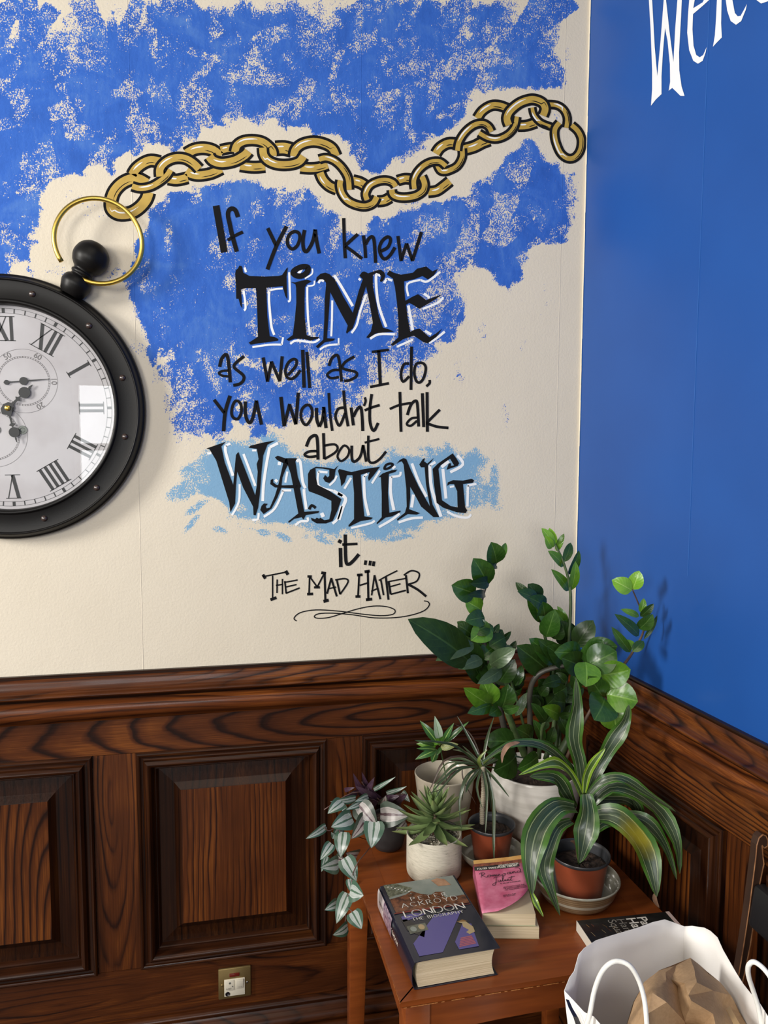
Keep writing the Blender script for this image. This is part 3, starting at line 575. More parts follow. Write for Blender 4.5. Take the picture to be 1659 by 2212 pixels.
for (org, sc), arcs in LINKS:
    for lv, wd, path in arcs:
        wd = (wd+(26 if lv == 0 else 0))*1.17
        pts = parse(path); st = .0003+lv*.00022
        mk = lambda out: (lambda x, y, o=org, s=sc, pl=wallpt(out): pl(o[0]+x*s, o[1]+y*s))
        ol = lines_.setdefault(0, MB()); gd = golds_.setdefault(0, MB()); wh = whites_.setdefault(0, MB())
        stroke(ol, pts, wd, mk(st)); stroke(gd, pts, wd-70*.16878/sc, mk(st+.0001))
        if len(pts) > 4 or wd > 118:
            q = cat([Vector((a, b, 0)) for a, b in pts], 6); n_ = len(q); seg = q[int(n_*.18):int(n_*.48)+1]
            off = []
            for i, p in enumerate(seg):
                t = (seg[min(i+1, len(seg)-1)]-seg[max(i-1, 0)]).normalized(); nn = Vector((-t.y, t.x, 0))
                if nn.x + nn.y > 0: nn = -nn
                off.append((p.x+nn.x*wd*.10, p.y+nn.y*wd*.10))
            if len(off) > 2: stroke(wh, off, 17, mk(st+.00017), taper=4, nsm=1)
            seg = q[int(n_*.55):int(n_*.85)+1]; off = []
            for i, p in enumerate(seg):
                t = (seg[min(i+1, len(seg)-1)]-seg[max(i-1, 0)]).normalized(); nn = Vector((-t.y, t.x, 0))
                if nn.x + nn.y < 0: nn = -nn
                off.append((p.x+nn.x*wd*.14, p.y+nn.y*wd*.14))
            if len(off) > 2: stroke(ol, off, 11, mk(st+.00015), taper=4, nsm=1)
lines_[0].build('painted_outline', m_black, ch); golds_[0].build('painted_gold', m_gold, ch); whites_[0].build('painted_highlight', m_whitep, ch)

# white word on the blue wall
def rword(polys):
    for s in polys:
        mb = MB(); polyfill(mb, parse(s), lambda x, y: PR(1240+x*.25256, y*.25256, .0009)); mb.build('painted_letter', m_whitep, wall_right)
rword(['622,-330 640,0 655,250 668,600 668,760 658,905 700,850 748,805 748,650 760,450 778,240 800,350 820,550 822,700 810,775 840,752 870,780 910,820 945,820 920,740 900,600 898,450 915,150 922,0 940,-330 905,-330 884,0 865,250 850,530 820,300 787,0 776,-120 767,0 740,350 712,650 690,400 668,0 655,-330',
 '1080,-190 1010,-120 985,0 975,130 968,280 985,430 1020,520 1060,545 1100,520 1125,450 1134,402 1105,470 1075,490 1045,470 1022,390 1013,250 1018,120 1100,50 1155,0 1185,-80 1170,-160 1130,-200 1130,-140 1140,-60 1100,20 1020,70 1035,-20 1080,-130',
 '1232,-400 1222,0 1215,150 1205,300 1188,400 1215,370 1264,320 1258,200 1262,0 1275,-400',
 '1400,-330 1330,-240 1298,-100 1298,0 1310,90 1340,180 1385,212 1430,180 1470,80 1478,35 1450,90 1425,135 1400,140 1375,110 1355,0 1350,-120 1370,-230 1420,-260 1440,-200 1460,-220 1440,-320',
 '1640,-330 1570,-260 1540,-120 1560,0 1600,30 1660,10 1720,-60 1740,-180 1710,-290 1650,-260 1690,-160 1670,-60 1630,-30 1600,-60 1595,-150 1620,-260'])

# ------------------------------------------------------------------ pocket-watch wall clock
CK = P(8, 880, 1.845); CK.y = 0
def CP(r, ang, y):   # ang clockwise from twelve in degrees, in the turned clock's own frame handled by caller
    a = math.radians(ang); return Vector((CK.x+r*math.sin(a), y, CK.z+r*math.cos(a)))
TW = 29.0
m_ck = newmat('black_painted_metal', (.0065, .006, .006), rough=.42, spec=.22, coat=.0)
m_riv = newmat('bronzed_rivet', (.045, .028, .024), rough=.3, spec=.8, coat=.5)
m_brass = newmat('brass', (.70, .50, .11), rough=.32, metal=1.0)
m_dial = newmat('printed_clock_paper', rough=.6); g = NT(m_dial)
g.col(g.ramp(g.noise(g.obj(), 7, 4, .6), [(.3, (.47, .44, .455)), (.6, (.56, .54, .56))]))
m_ink = newmat('printing_ink', (.018, .018, .02), rough=.5)
m_inkl = newmat('faded_printing_ink', (.16, .15, .15), rough=.6)
clock = empty('wall_clock', (CK.x, 1.9, CK.z), 'large round black pocket-watch style wall clock with roman numerals, cut off by left edge', 'clock')
ax = (0, -1, 0); cc = (CK.x, 1.9, CK.z)
mb = MB()
pr = [(.268, .0), (.292, .001)] + curvep([(.2955, .006), (.2965, .014), (.2945, .020)], 4) + [(.2915, .0215), (.2905, .0225)] + curvep([(.289, .026), (.2865, .033), (.2835, .0375), (.2815, .0385), (.280, .0375)], 4) + [(.2788, .0350), (.2770, .0345), (.2400, .0345), (.2385, .0352)] + curvep([(.2375, .0375), (.2355, .0390), (.2325, .0390), (.2300, .0370)], 4) + [(.2285, .032), (.2275, .020), (.2275, .012)]
mb.lathe(pr, cc, 128, ax); mb.build('case_ring', m_ck, clock, smooth=True, auto=.6)
mb = MB(); mb.lathe([(0, .014), (.229, .014)], cc, 96, ax); mb.build('dial', m_dial, clock)
YF = 1.9-.0145
for k in range(12):
    mb = MB(); c = CP(.2585, TW+15+30*k, 1.9-.0345); mb.lathe([(.0072, 0), (.0068, .0022), (.005, .0045), (.0025, .0058), (0, .006)], c, 14, ax)
    mb.build('rivet', m_riv, clock, smooth=True)
# numerals
def numeral(txt, hour):
    mb = MB(); a0 = TW+30*hour; rO, rI = .203, .150
    wid = {'I': .0095, 'V': .026, 'X': .026}; gap = .0035
    tot = sum(wid[c] for c in txt)+gap*(len(txt)-1); x = -tot/2
    a = math.radians(a0); er = Vector((math.sin(a), 0, math.cos(a))); et = Vector((math.cos(a), 0, -math.sin(a))); c0 = Vector((CK.x, YF, CK.z))
    def bar(x0, r0_, x1, r1_, w_):
        p0 = c0+er*r0_+et*x0; p1 = c0+er*r1_+et*x1; t = (p1-p0).normalized(); n_ = Vector((t.z, 0, -t.x))*w_/2
        mb.add([p0-n_, p0+n_, p1+n_, p1-n_], [(0, 1, 2, 3)])
    for ch_ in txt:
        w_ = wid[ch_]
        if ch_ == 'I': bar(x+w_/2, rI, x+w_/2, rO, .0068)
        elif ch_ == 'V': bar(x+.002, rO, x+w_/2, rI, .0075); bar(x+w_-.002, rO, x+w_/2, rI, .002)
        else: bar(x+.002, rO, x+w_-.002, rI, .0075); bar(x+w_-.002, rO, x+.002, rI, .002)
        x += w_+gap
    bar(-tot/2-.003, rO, tot/2+.003, rO, .0016); bar(-tot/2-.003, rI, tot/2+.003, rI, .0016)
    mb.build('numeral', m_ink, clock)
for t, h in zip(['XII', 'I', 'II', 'III', 'IIII', 'V', 'VI', 'VII', 'VIII', 'IX', 'X', 'XI'], range(12)): numeral(t, h)
def ringband(mb, cx, cz, ra, rb, y, n=96, a0=0, a1=360):
    vs = []; N = int(n*(a1-a0)/360)
    for i in range(N+1):
        a = math.radians(a0+(a1-a0)*i/N)
        for r in (ra, rb): vs.append((cx+r*math.sin(a), y, cz+r*math.cos(a)))
    mb.add(vs, [(2*i, 2*i+1, 2*i+3, 2*i+2) for i in range(N)])
mb = MB(); ringband(mb, CK.x, CK.z, .2105, .2112, YF); ringband(mb, CK.x, CK.z, .2205, .2212, YF)
for k in range(60):
    a = math.radians(TW+k*6); t = Vector((math.sin(a), 0, math.cos(a))); n_ = Vector((t.z, 0, -t.x))*(.0011 if k % 5 else .003); c0 = Vector((CK.x, YF, CK.z))
    mb.add([c0+t*.211-n_, c0+t*.211+n_, c0+t*.221+n_, c0+t*.221-n_], [(0, 1, 2, 3)])
mb.build('minute_track', m_ink, clock)
def subdial(sgn):
    d = .070; a = math.radians(TW); cx, cz = CK.x+sgn*d*math.sin(a), CK.z+sgn*d*math.cos(a); mb = MB()
    ringband(mb, cx, cz, .0708, .0714, YF); ringband(mb, cx, cz, .0520, .0525, YF); ringband(mb, cx, cz, .0550, .0555, YF)
    for k in range(60):
        b = math.radians(k*6+TW); t = Vector((math.sin(b), 0, math.cos(b))); n_ = Vector((t.z, 0, -t.x))*.0005; c0 = Vector((cx, YF, cz))
        mb.add([c0+t*.0522-n_, c0+t*.0522+n_, c0+t*.0552+n_, c0+t*.0552-n_], [(0, 1, 2, 3)])
    o = mb.build('subsidiary_dial', m_inkl, clock)
    if sgn > 0:
        for k, tx in enumerate(['60', '10', '20', '30', '40', '50']):
            b = TW+k*60; cu = bpy.data.curves.new('t', 'FONT'); cu.body = tx; cu.size = .017; cu.align_x = 'CENTER'; cu.align_y = 'CENTER'
            to = bpy.data.objects.new('t', cu); COL.objects.link(to); bpy.context.view_layer.update()
            me = bpy.data.meshes.new_from_object(to.evaluated_get(bpy.context.evaluated_depsgraph_get())); bpy.data.objects.remove(to)
            br = math.radians(b); er = Vector((math.sin(br), 0, math.cos(br))); et = Vector((math.cos(br), 0, -math.sin(br)))
            c0 = Vector((cx, YF, cz))+er*.0632
            me.transform(Matrix(((et.x, er.x, 0, c0.x), (0, 0, -1, c0.y), (et.z, er.z, 0, c0.z), (0, 0, 0, 1))))
            no = bpy.data.objects.new('seconds_figure', me); COL.objects.link(no); me.materials.append(m_inkl); setpar(no, o)
    return cx, cz
sx, sz = subdial(1); subdial(-1)
def flat(mb, pts, y0, y1):
    from mathutils.geometry import tessellate_polygon
    n = len(pts); tri = tessellate_polygon([[Vector((a, b, 0)) for a, b in pts]])
    vs = [(a, y0, b) for a, b in pts]+[(a, y1, b) for a, b in pts]
    fs = [tuple(t) for t in tri]+[tuple(n+i for i in t) for t in tri]+[(i, (i+1) % n, n+(i+1) % n, n+i) for i in range(n)]
    mb.add(vs, fs)
def hand(name, ang, prof, y, thick, c=None):
    """prof: (distance along hand, half width)"""
    cx, cz = c or (CK.x, CK.z); a = math.radians(ang); er = (math.sin(a), math.cos(a)); et = (math.cos(a), -math.sin(a))
    L = [(cx+er[0]*d+et[0]*w_, cz+er[1]*d+et[1]*w_) for d, w_ in prof]+[(cx+er[0]*d-et[0]*w_, cz+er[1]*d-et[1]*w_) for d, w_ in reversed(prof)]
    mb = MB(); flat(mb, L, y, y-thick); return mb.build(name, m_ink, clock)
circ = lambda d, r, n=8: [(d-r*math.cos(math.pi*i/n), max(r*math.sin(math.pi*i/n), .0012)) for i in range(n+1)]
hand('hour_hand', 45, [(-.018, .001), (-.012, .010), (0, .013), (.010, .009), (.014, .0025), (.026, .0025), (.030, .007), (.033, .0025)] + circ(.050, .0125) + [(.066, .003), (.075, .0005)], YF-.0040, .0012)
hand('minute_hand', 168, [(0, .011), (.012, .006), (.020, .002), (.034, .002), (.038, .007), (.041, .002)] + circ(.055, .0115) + [(.070, .002), (.078, .0005)], YF-.0065, .0012)
hand('seconds_hand', 84, [(-.042, .001)] + [(d-.036, w_) for d, w_ in circ(0, .0055, 6)] + [(-.028, .0012)] + circ(0, .009) + [(.012, .0015), (.055, .0005)], YF-.0020, .0008, (sx, sz))
mb = MB(); mb.lathe([(.006, 0), (.006, .004), (.003, .006), (0, .006)], (CK.x, YF-.0065, CK.z), 16, ax); mb.build('centre_cap', m_brass, clock, smooth=True, auto=.6)
m_grom = newmat('aged_steel', (.12, .13, .12), rough=.4, metal=.6)
for px_, py_ in ((49, 929), ):
    q = P(px_, py_, 1.885)
    for s in (1, -1):
        c0 = (CK.x+s*(q.x-CK.x), YF, q.z); mb = MB(); mb.lathe([(.0100, 0), (.0095, .001), (.0055, .001), (.0045, .0002), (0, .0002)], c0, 24, ax); mb.build('winding_hole', m_grom, clock, smooth=True, auto=.6)
# glass
m_glass = bpy.data.materials.new('clear_glass'); m_glass.use_nodes = True; t_ = m_glass.node_tree; t_.nodes.clear()
o_ = t_.nodes.new('ShaderNodeOutputMaterial'); mx = t_.nodes.new('ShaderNodeMixShader'); tr_ = t_.nodes.new('ShaderNodeBsdfTransparent'); gl = t_.nodes.new('ShaderNodeBsdfGlossy'); fr = t_.nodes.new('ShaderNodeFresnel')
gl.inputs['Roughness'].default_value = .0; fr.inputs[0].default_value = 1.5; tr_.inputs[0].default_value = (.97, .98, .98, 1)
t_.links.new(fr.outputs[0], mx.inputs[0]); t_.links.new(tr_.outputs[0], mx.inputs[1]); t_.links.new(gl.outputs[0], mx.inputs[2]); t_.links.new(mx.outputs[0], o_.inputs[0])
mb = MB(); mb.lathe([(0, .030), (.2283, .030)], cc, 64, ax); mb.build('glass', m_glass, clock)
# crown knob and bow
cd = math.radians(TW); er = Vector((math.sin(cd), 0, math.cos(cd)))
base = Vector((CK.x, 1.872, CK.z))+er*.293
mb = MB(); mb.lathe([(.018, -.004), (.026, .002)] + curvep([(.030, .012), (.033, .024), (.029, .037), (.022, .043)], 4) + curvep([(.021, .046), (.024, .049), (.0245, .053), (.022, .056), (.023, .060), (.0265, .063)], 3) + curvep([(.033, .070), (.0385, .083), (.039, .096), (.034, .112), (.022, .124), (.010, .1285), (0, .1295)], 4), base, 40, er)
mb.build('crown_knob', m_ck, clock, smooth=True)
rc = P(213, 521, 1.856); mb = MB(); R_ = .0925
mb.tube([(rc.x+R_*math.sin(a), 1.856+.003*math.sin(a), rc.z+R_*math.cos(a)) for a in [math.radians(238+i*328/60) for i in range(61)]], .0054, 12)
mb.build('bow_ring', m_brass, clock, smooth=True)

# ------------------------------------------------------------------ side table
m_tab = newmat('cherry_stained_wood', rough=.38, spec=.4, coat=.12, coatr=.2); g = NT(m_tab); X, Y, Z = g.sep(g.obj())
f1 = g.noise(g.comb(g.math('MULTIPLY', X, 5.0), g.math('MULTIPLY', Y, 60.0), g.math('MULTIPLY', Z, 60.0)), 1, 3, .55)
g.col(g.ramp(f1, [(.3, (.150, .034, .0065)), (.55, (.210, .050, .0090)), (.75, (.255, .068, .0125))]))
m_tabe = newmat('worn_table_edge', (.42, .17, .05), rough=.5)
TZ = .69; ta = math.radians(.9); TU = Vector((math.cos(ta), math.sin(ta), 0)); TV = Vector((-math.sin(ta), math.cos(ta), 0)); TO = Vector((.282, 1.185, 0))
TWD, TDP = .573, .588
TT = lambda u, v, z: TO+TU*u+TV*v+Vector((0, 0, z))
table = empty('side_table', TT(TWD/2, TDP/2, 0), 'square reddish-brown wooden side table crowded with potted plants and books', 'table')
fb = .052; th = .020
mb = MB(); mb.box((fb+.0006, fb+.0006, TZ-.016), (TWD-fb-.0006, TDP-fb-.0006, TZ-.0002), TT); mb.build('top_panel', m_tab, table, bevel=.0006)
def trap(pts, name):
    mb = MB(); n = 4
    cx = TWD/2; cy = TDP/2
    lo = [TT(u+(cx-u)*.0, v+(cy-v)*.0, TZ-.011) for u, v in pts]
    lo2 = [TT(min(max(u, .010), TWD-.010), min(max(v, .010), TDP-.010), TZ-th) for u, v in pts]
    tp = [TT(u, v, TZ) for u, v in pts]
    mb.add(tp+lo+lo2, [(0, 1, 2, 3), (11, 10, 9, 8)]+[(i, (i+1) % 4, 4+(i+1) % 4, 4+i) for i in range(4)]+[(4+i, 4+(i+1) % 4, 8+(i+1) % 4, 8+i) for i in range(4)])
    mb.build(name, m_tab, table, bevel=.0012)
e_ = .0004
trap([(0, 0), (TWD, 0), (TWD-fb, fb), (fb, fb)], 'top_frame_board'); trap([(TWD, 0), (TWD, TDP), (TWD-fb, TDP-fb), (TWD-fb, fb)], 'top_frame_board')
trap([(TWD, TDP), (0, TDP), (fb, TDP-fb), (TWD-fb, TDP-fb)], 'top_frame_board'); trap([(0, TDP), (0, 0), (fb, fb), (fb, TDP-fb)], 'top_frame_board')
mb = MB(); rng = random.Random(5)    # rubbed pale edge
ed = []; v = 0.0
for i in range(60):
    a = i/60*TDP; b = (i+.97)/60*TDP; wd = .0006+.0012*rng.random()*(rng.random() > .25)
    mb.add([TT(-.0004, a, TZ-.0022-wd), TT(-.0004, b, TZ-.0022-wd*.6), TT(.0006+wd*.3, b, TZ+.00015), TT(.0006+wd*.3, a, TZ+.00015)], [(0, 1, 2, 3)])
for i in range(50):
    if rng.random() < .4: continue
    a = i/50*.30; b = (i+.9)/50*.30
    mb.add([TT(a, -.0004, TZ-.0125), TT(b, -.0004, TZ-.0125), TT(b, -.0004, TZ-.0112), TT(a, -.0004, TZ-.0112)], [(0, 1, 2, 3)])
mb.build('worn_edge', m_tabe, table)
for (u, v) in ((.012, .012), (TWD-.056, .012), (TWD-.056, TDP-.056), (.012, TDP-.056)):
    mb = MB(); su = 1 if u < .3 else -1; sv = 1 if v < .3 else -1
    cu, cv = u+.022, v+.022
    pts = []
    for z, h in ((TZ-th, .022), (TZ-.16, .022), (0.006, .015)):
        ox = (u if su > 0 else u+.044); oy = (v if sv > 0 else v+.044)
        pts.append([TT(ox+su*(a*2*h), oy+sv*(b*2*h), z) for a, b in ((0, 0), (1, 0), (1, 1), (0, 1))])
    vs = sum(pts, []); mb.add(vs, [(3, 2, 1, 0), (8, 9, 10, 11)]+[(r*4+i, r*4+(i+1) % 4, r*4+4+(i+1) % 4, r*4+4+i) for r in (0, 1) for i in range(4)])
    mb.build('leg', m_tab, table, bevel=.0015)
def apron(a, b, fn):
    mb = MB(); n = 16; vs = []
    for i in range(n+1):
        s = a+(b-a)*i/n; t = 2*i/n-1; lo = TZ-th-.055-(.012*(abs(t)**3)) 
        vs += [fn(s, 0, TZ-th), fn(s, 0, lo), fn(s, .016, lo), fn(s, .016, TZ-th)]
    fs = [(4*i+k, 4*i+(k+1) % 4, 4*i+4+(k+1) % 4, 4*i+4+k) for i in range(n) for k in range(4)]+[(3, 2, 1, 0), (4*n, 4*n+1, 4*n+2, 4*n+3)]
    mb.add(vs, fs); mb.build('apron', m_tab, table)
apron(.056, TWD-.056, lambda s, d, z: TT(s, .018+d, z)); apron(.056, TWD-.056, lambda s, d, z: TT(s, TDP-.018-d, z))
apron(.056, TDP-.056, lambda s, d, z: TT(.018+d, s, z)); apron(.056, TDP-.056, lambda s, d, z: TT(TWD-.018-d, s, z))

# ------------------------------------------------------------------ pots, saucers, soil
def noisy(name, c1, c2, scale, rough, coat=0, bumps=0, bsc=80, stretch=(1, 1, 1)):
    mt = newmat(name, c1, rough=rough, coat=coat); g = NT(mt); X, Y, Z = g.sep(g.obj())
    v = g.comb(*(g.math('MULTIPLY', a, float(b)) for a, b in zip((X, Y, Z), stretch)))
    g.col(g.ramp(g.noise(v, scale, 4, .6), [(.35, c1), (.65, c2)]))
    if bumps: g.bump(g.noise(v, bsc, 3, .6), bumps, .001)
    return mt
m_soil = noisy('potting_soil', (.012, .007, .005), (.05, .028, .018), 120, .9, bumps=1, bsc=160)
m_terra = noisy('terracotta_plastic', (.235, .048, .020), (.28, .062, .026), 14, .38)
m_blackp = newmat('dark_grey_plastic', (.035, .037, .042), rough=.35)
m_cream_c = newmat('speckled_cream_ceramic', rough=.55); g = NT(m_cream_c); X, Y, Z = g.sep(g.obj())
sp = g.noise(g.comb(g.math('MULTIPLY', X, 60.0), g.math('MULTIPLY', Y, 60.0), g.math('ADD', g.math('MULTIPLY', Z, 420.0), g.math('MULTIPLY', X, 60.0))), 1, 3, .6)
g.col(g.ramp(sp, [(.24, (.10, .09, .065)), (.33, (.48, .45, .36)), (.6, (.60, .56, .46))])); g.bump(sp, .4, .0008)
m_greig = noisy('beige_glazed_ceramic', (.40, .35, .27), (.46, .41, .32), 6, .38, coat=.35)
m_wplant = newmat('mottled_white_ceramic', rough=.33, coat=.3, coatr=.15); g = NT(m_wplant); X, Y, Z = g.sep(g.obj())
b1 = g.noise(g.comb(g.math('MULTIPLY', X, 5.0), g.math('MULTIPLY', Y, 5.0), g.math('MULTIPLY', Z, 60.0)), 1, 4, .6); b2 = g.noise(g.obj(), 11, 4, .65)
c = g.ramp(b1, [(.3, (.50, .47, .42)), (.6, (.66, .63, .58))]); low = g.math('MULTIPLY', g.math('SUBTRACT', .775, Z), 14.0, clamp=True)
g.col(g.mix(g.math('MULTIPLY', low, g.math('MULTIPLY', g.math('SUBTRACT', b2, .44), 5.0, clamp=True)), c, (.30, .19, .10)))
m_stone = newmat('ribbed_stoneware', rough=.3, coat=.3); g = NT(m_stone); X, Y, Z = g.sep(g.obj())
rb = g.math('FRACT', g.math('MULTIPLY', Z, 210.0)); pale = g.math('MULTIPLY', g.math('SUBTRACT', Z, .7005), 400.0, clamp=True)
cc1 = g.mix(rb, (.12, .072, .035), (.27, .19, .11)); band = g.math('LESS_THAN', g.math('ABSOLUTE', g.math('SUBTRACT', Z, .7115)), .0035)
cc1 = g.mix(band, cc1, (.36, .33, .26)); g.col(cc1)
m_grglaze = noisy('grey_green_glaze', (.27, .27, .22), (.33, .32, .26), 20, .15, coat=.6)
m_dpot = noisy('charcoal_matt_ceramic', (.022, .021, .022), (.030, .028, .029), 30, .5)
def pot(parent, c, prof, mat, name='pot', n=48, inner=None):
    mb = MB(); mb.lathe(prof, c, n); return mb.build(name, mat, parent, smooth=True, auto=.9)
def soil(parent, c, r, z, seed=0):
    mb = MB(); rng = random.Random(seed); n = 26; rings = 9; vs = [(c[0], c[1], z+.002)]
    for i in range(1, rings+1):
        for k in range(n):
            a = 2*math.pi*k/n; rr = r*i/rings; vs.append((c[0]+rr*math.cos(a), c[1]+rr*math.sin(a), z+rng.uniform(-.002, .0028)*(i < rings)))
    fs = [(0, 1+k, 1+(k+1) % n) for k in range(n)]
    for i in range(rings-1):
        for k in range(n): fs.append((1+i*n+k, 1+i*n+(k+1) % n, 1+(i+1)*n+(k+1) % n, 1+(i+1)*n+k))
    mb.add(vs, fs); mb.build('soil', m_soil, parent)
    mb = MB()
    for k in range(90):
        a = rng.random()*6.28; rr = r*.93*math.sqrt(rng.random()); s = rng.uniform(.0008, .0022); p = Vector((c[0]+rr*math.cos(a), c[1]+rr*math.sin(a), z+.002))
        vs = [p+Vector((rng.uniform(-1, 1), rng.uniform(-1, 1), rng.uniform(0, 1)))*s*1.4 for _ in range(4)]
        mb.add(vs, [(0, 1, 2), (0, 2, 3), (0, 3, 1), (1, 3, 2)])
    tag(mb.build('soil_crumbs', m_soil, parent), kind='stuff')

# ------------------------------------------------------------------ leaves
PROF = {
 'oval': lambda t: math.sin(math.pi*min(1, t**.85))**.62*(1-.10*t),
 'broad': lambda t: math.sin(math.pi*t**.86)**.66,
 'lance': lambda t: math.sin(math.pi*t**.8)**.9,
 'heart': lambda t: (math.sin(math.pi*min(1, (t*.93+.07)**.55))**.75)*1.0,
 'strap': lambda t: min(1, .42+t*2.6)*min(1, (1-t)*3.2+.0)**.8 if t < 1 else 0,
 'strap2': lambda t: (.45+.55*math.sin(min(1, t*1.6)*math.pi/2))*(min(1, (1-t)*2.4)**.75),
 'grass': lambda t: min(1, .6+t)*min(1, (1-t)*1.6)**.7,
 'succ': lambda t: (.55+.45*math.sin(min(1, t*2)*math.pi/2))*min(1, (1-t)*1.9)**.8,
}
def leaf(name, pts, width, mat, parent, prof='oval', fold=.22, nrm=(-.25, -.85, .45), nseg=8, wave=0, curl=.0, thick=0, seed=0, roll=0):
    q = cat(pts, max(2, int(math.ceil(nseg/max(1, len(pts)-1))))) if len(pts) > 2 else [Vector(pts[0]).lerp(Vector(pts[1]), i/nseg) for i in range(nseg+1)]
    n = len(q)-1; N = Vector(nrm).normalized(); rng = random.Random(seed); ph = rng.random()*6
    L = sum((q[i+1]-q[i]).length for i in range(n)); f = PROF[prof]; vs = []; uv = []; fs = []
    tip = (q[-1]-q[0]).normalized()
    if len(pts) == 2:
        # natural bow
        side0 = tip.cross(N).normalized(); nn0 = side0.cross(tip)
        for i, p in enumerate(q):
            t = i/n; q[i] = p+nn0*L*.10*math.sin(math.pi*t)
    us = (-1, -.55, 0, .55, 1)
    for i, p in enumerate(q):
        t = i/n; T = (q[min(i+1, n)]-q[max(i-1, 0)]).normalized()
        s = T.cross(N)
        if s.length < 1e-3: s = T.orthogonal()
        s.normalize()
        if roll: s = Matrix.Rotation(roll, 3, T) @ s
        nn = s.cross(T).normalized(); w_ = max(f(t), .02)*width/2
        if t >= 1: w_ = width*.008
        for u in us:
            h = fold*w_*(abs(u)**1.3) - curl*w_*(u*u)
            if wave: h += math.sin(t*wave+ph+(2.2 if u > 0 else 0))*w_*.28*abs(u)
            vs.append(p+s*w_*u+nn*h); uv.append((u*.5+.5, t))
    m_ = len(us)
    for i in range(n):
        for k in range(m_-1): fs.append((i*m_+k, i*m_+k+1, (i+1)*m_+k+1, (i+1)*m_+k))
    if thick:
        b = len(vs)
        for i, p in enumerate(q):
            t = i/n; T = (q[min(i+1, n)]-q[max(i-1, 0)]).normalized(); s = T.cross(N).normalized(); nn = s.cross(T); w_ = max(f(t), .02)*width/2
            for k, u in enumerate(us): vs.append(vs[i*m_+k]-nn*(thick*(1-u*u)*max(f(t), .05)+.0002)); uv.append((u*.5+.5, t))
        for i in range(n):
            for k in range(m_-1): fs.append((b+i*m_+k+1, b+i*m_+k, b+(i+1)*m_+k, b+(i+1)*m_+k+1))
    return mesh(name, vs, fs, mat, parent, uv, smooth=True)
def leafmat(name, fn, rough=.3, coat=.0, spec=.5):
    mt = newmat(name, (.05, .15, .03), rough=rough, coat=coat, coatr=.12, spec=spec); g = NT(mt)
    U, V, _ = g.sep(g.uv()); A = g.math('ABSOLUTE', g.math('SUBTRACT', U, .5)); A = g.math('MULTIPLY', A, 2.0)
    fn(g, U, V, A); return mt
def plain(dark, lightc, vein=None, bst=.35, nsc=60):
    def fn(g, U, V, A):
        n1 = g.noise(g.obj(), nsc, 3, .55)
        c = g.ramp(n1, [(.3, dark), (.7, lightc)])
        if vein:
            mid = g.math('LESS_THAN', A, .05); c = g.mix(mid, c, vein)
            sv = g.math('FRACT', g.math('ADD', g.math('MULTIPLY', V, 7.0), g.math('MULTIPLY', A, -2.2)))
            c = g.mix(g.math('MULTIPLY', g.math('LESS_THAN', sv, .07), .35), c, vein)
        g.col(c)
        sv = g.math('FRACT', g.math('ADD', g.math('MULTIPLY', V, 7.0), g.math('MULTIPLY', A, -2.2)))
        g.bump(g.math('ADD', g.math('MULTIPLY', g.math('ABSOLUTE', g.math('SUBTRACT', sv, .5)), .6), g.math('MINIMUM', g.math('MULTIPLY', A, 6.0), 1.0)), bst, .0010)
    return fn
m_zz = leafmat('glossy_dark_green_leaf', plain((.019, .064, .008), (.034, .098, .013), (.07, .15, .03)), rough=.26, coat=.28)
m_zzd = leafmat('deep_green_leaf', plain((.012, .036, .005), (.021, .056, .008), (.04, .09, .02)), rough=.34, coat=.10, spec=.35)
m_zzg = leafmat('grey_green_leaf', plain((.045, .085, .035), (.07, .115, .05), (.10, .16, .07)), rough=.38, coat=.1)
m_zzb = leafmat('fresh_green_leaf', plain((.060, .165, .010), (.11, .25, .018), (.17, .32, .05)), rough=.28, coat=.25)
m_zzn = leafmat('new_lime_green_leaf', plain((.14, .34, .02), (.21, .43, .035), (.32, .52, .10)), rough=.3, coat=.3)
m_stem = noisy('green_stem', (.045, .085, .028), (.075, .115, .04), 60, .45)
m_stemd = noisy('dark_purplish_stem', (.035, .035, .028), (.055, .05, .038), 60, .45)
m_stemb = noisy('brownish_stem', (.10, .06, .04), (.14, .085, .055), 60, .5)

ZO, ZS = (860, 1120), .36166
def zp(x, y, Y): return P(ZO[0]+x*ZS, ZO[1]+y*ZS, Y)
def zl(par, b, t, w_, mat, Y, dY=-.01, prof='broad', n=None, fold=.18, i=0, curl=0.0):
    k = par['k'] = par.get('k', 0)+1
    rng = random.Random(k*7+3); p0 = zp(*b, Y+rng.uniform(-.008, .008)); p1 = zp(*t, Y+dY+rng.uniform(-.012, .012)); p1 = p0+(p1-p0)*1.08
    wd = w_*ZS/FPX*(p0.dot(fw)-CAMZ*fw.z)
    N = Vector(n or (-.15+rng.uniform(-.28, .28), -.95, .25+rng.uniform(-.22, .35)))
    leaf('leaf', [p0, p1], wd*1.36, mat, par['o'], prof, fold=fold+rng.uniform(-.06, .08), nrm=N, seed=k, curl=curl)

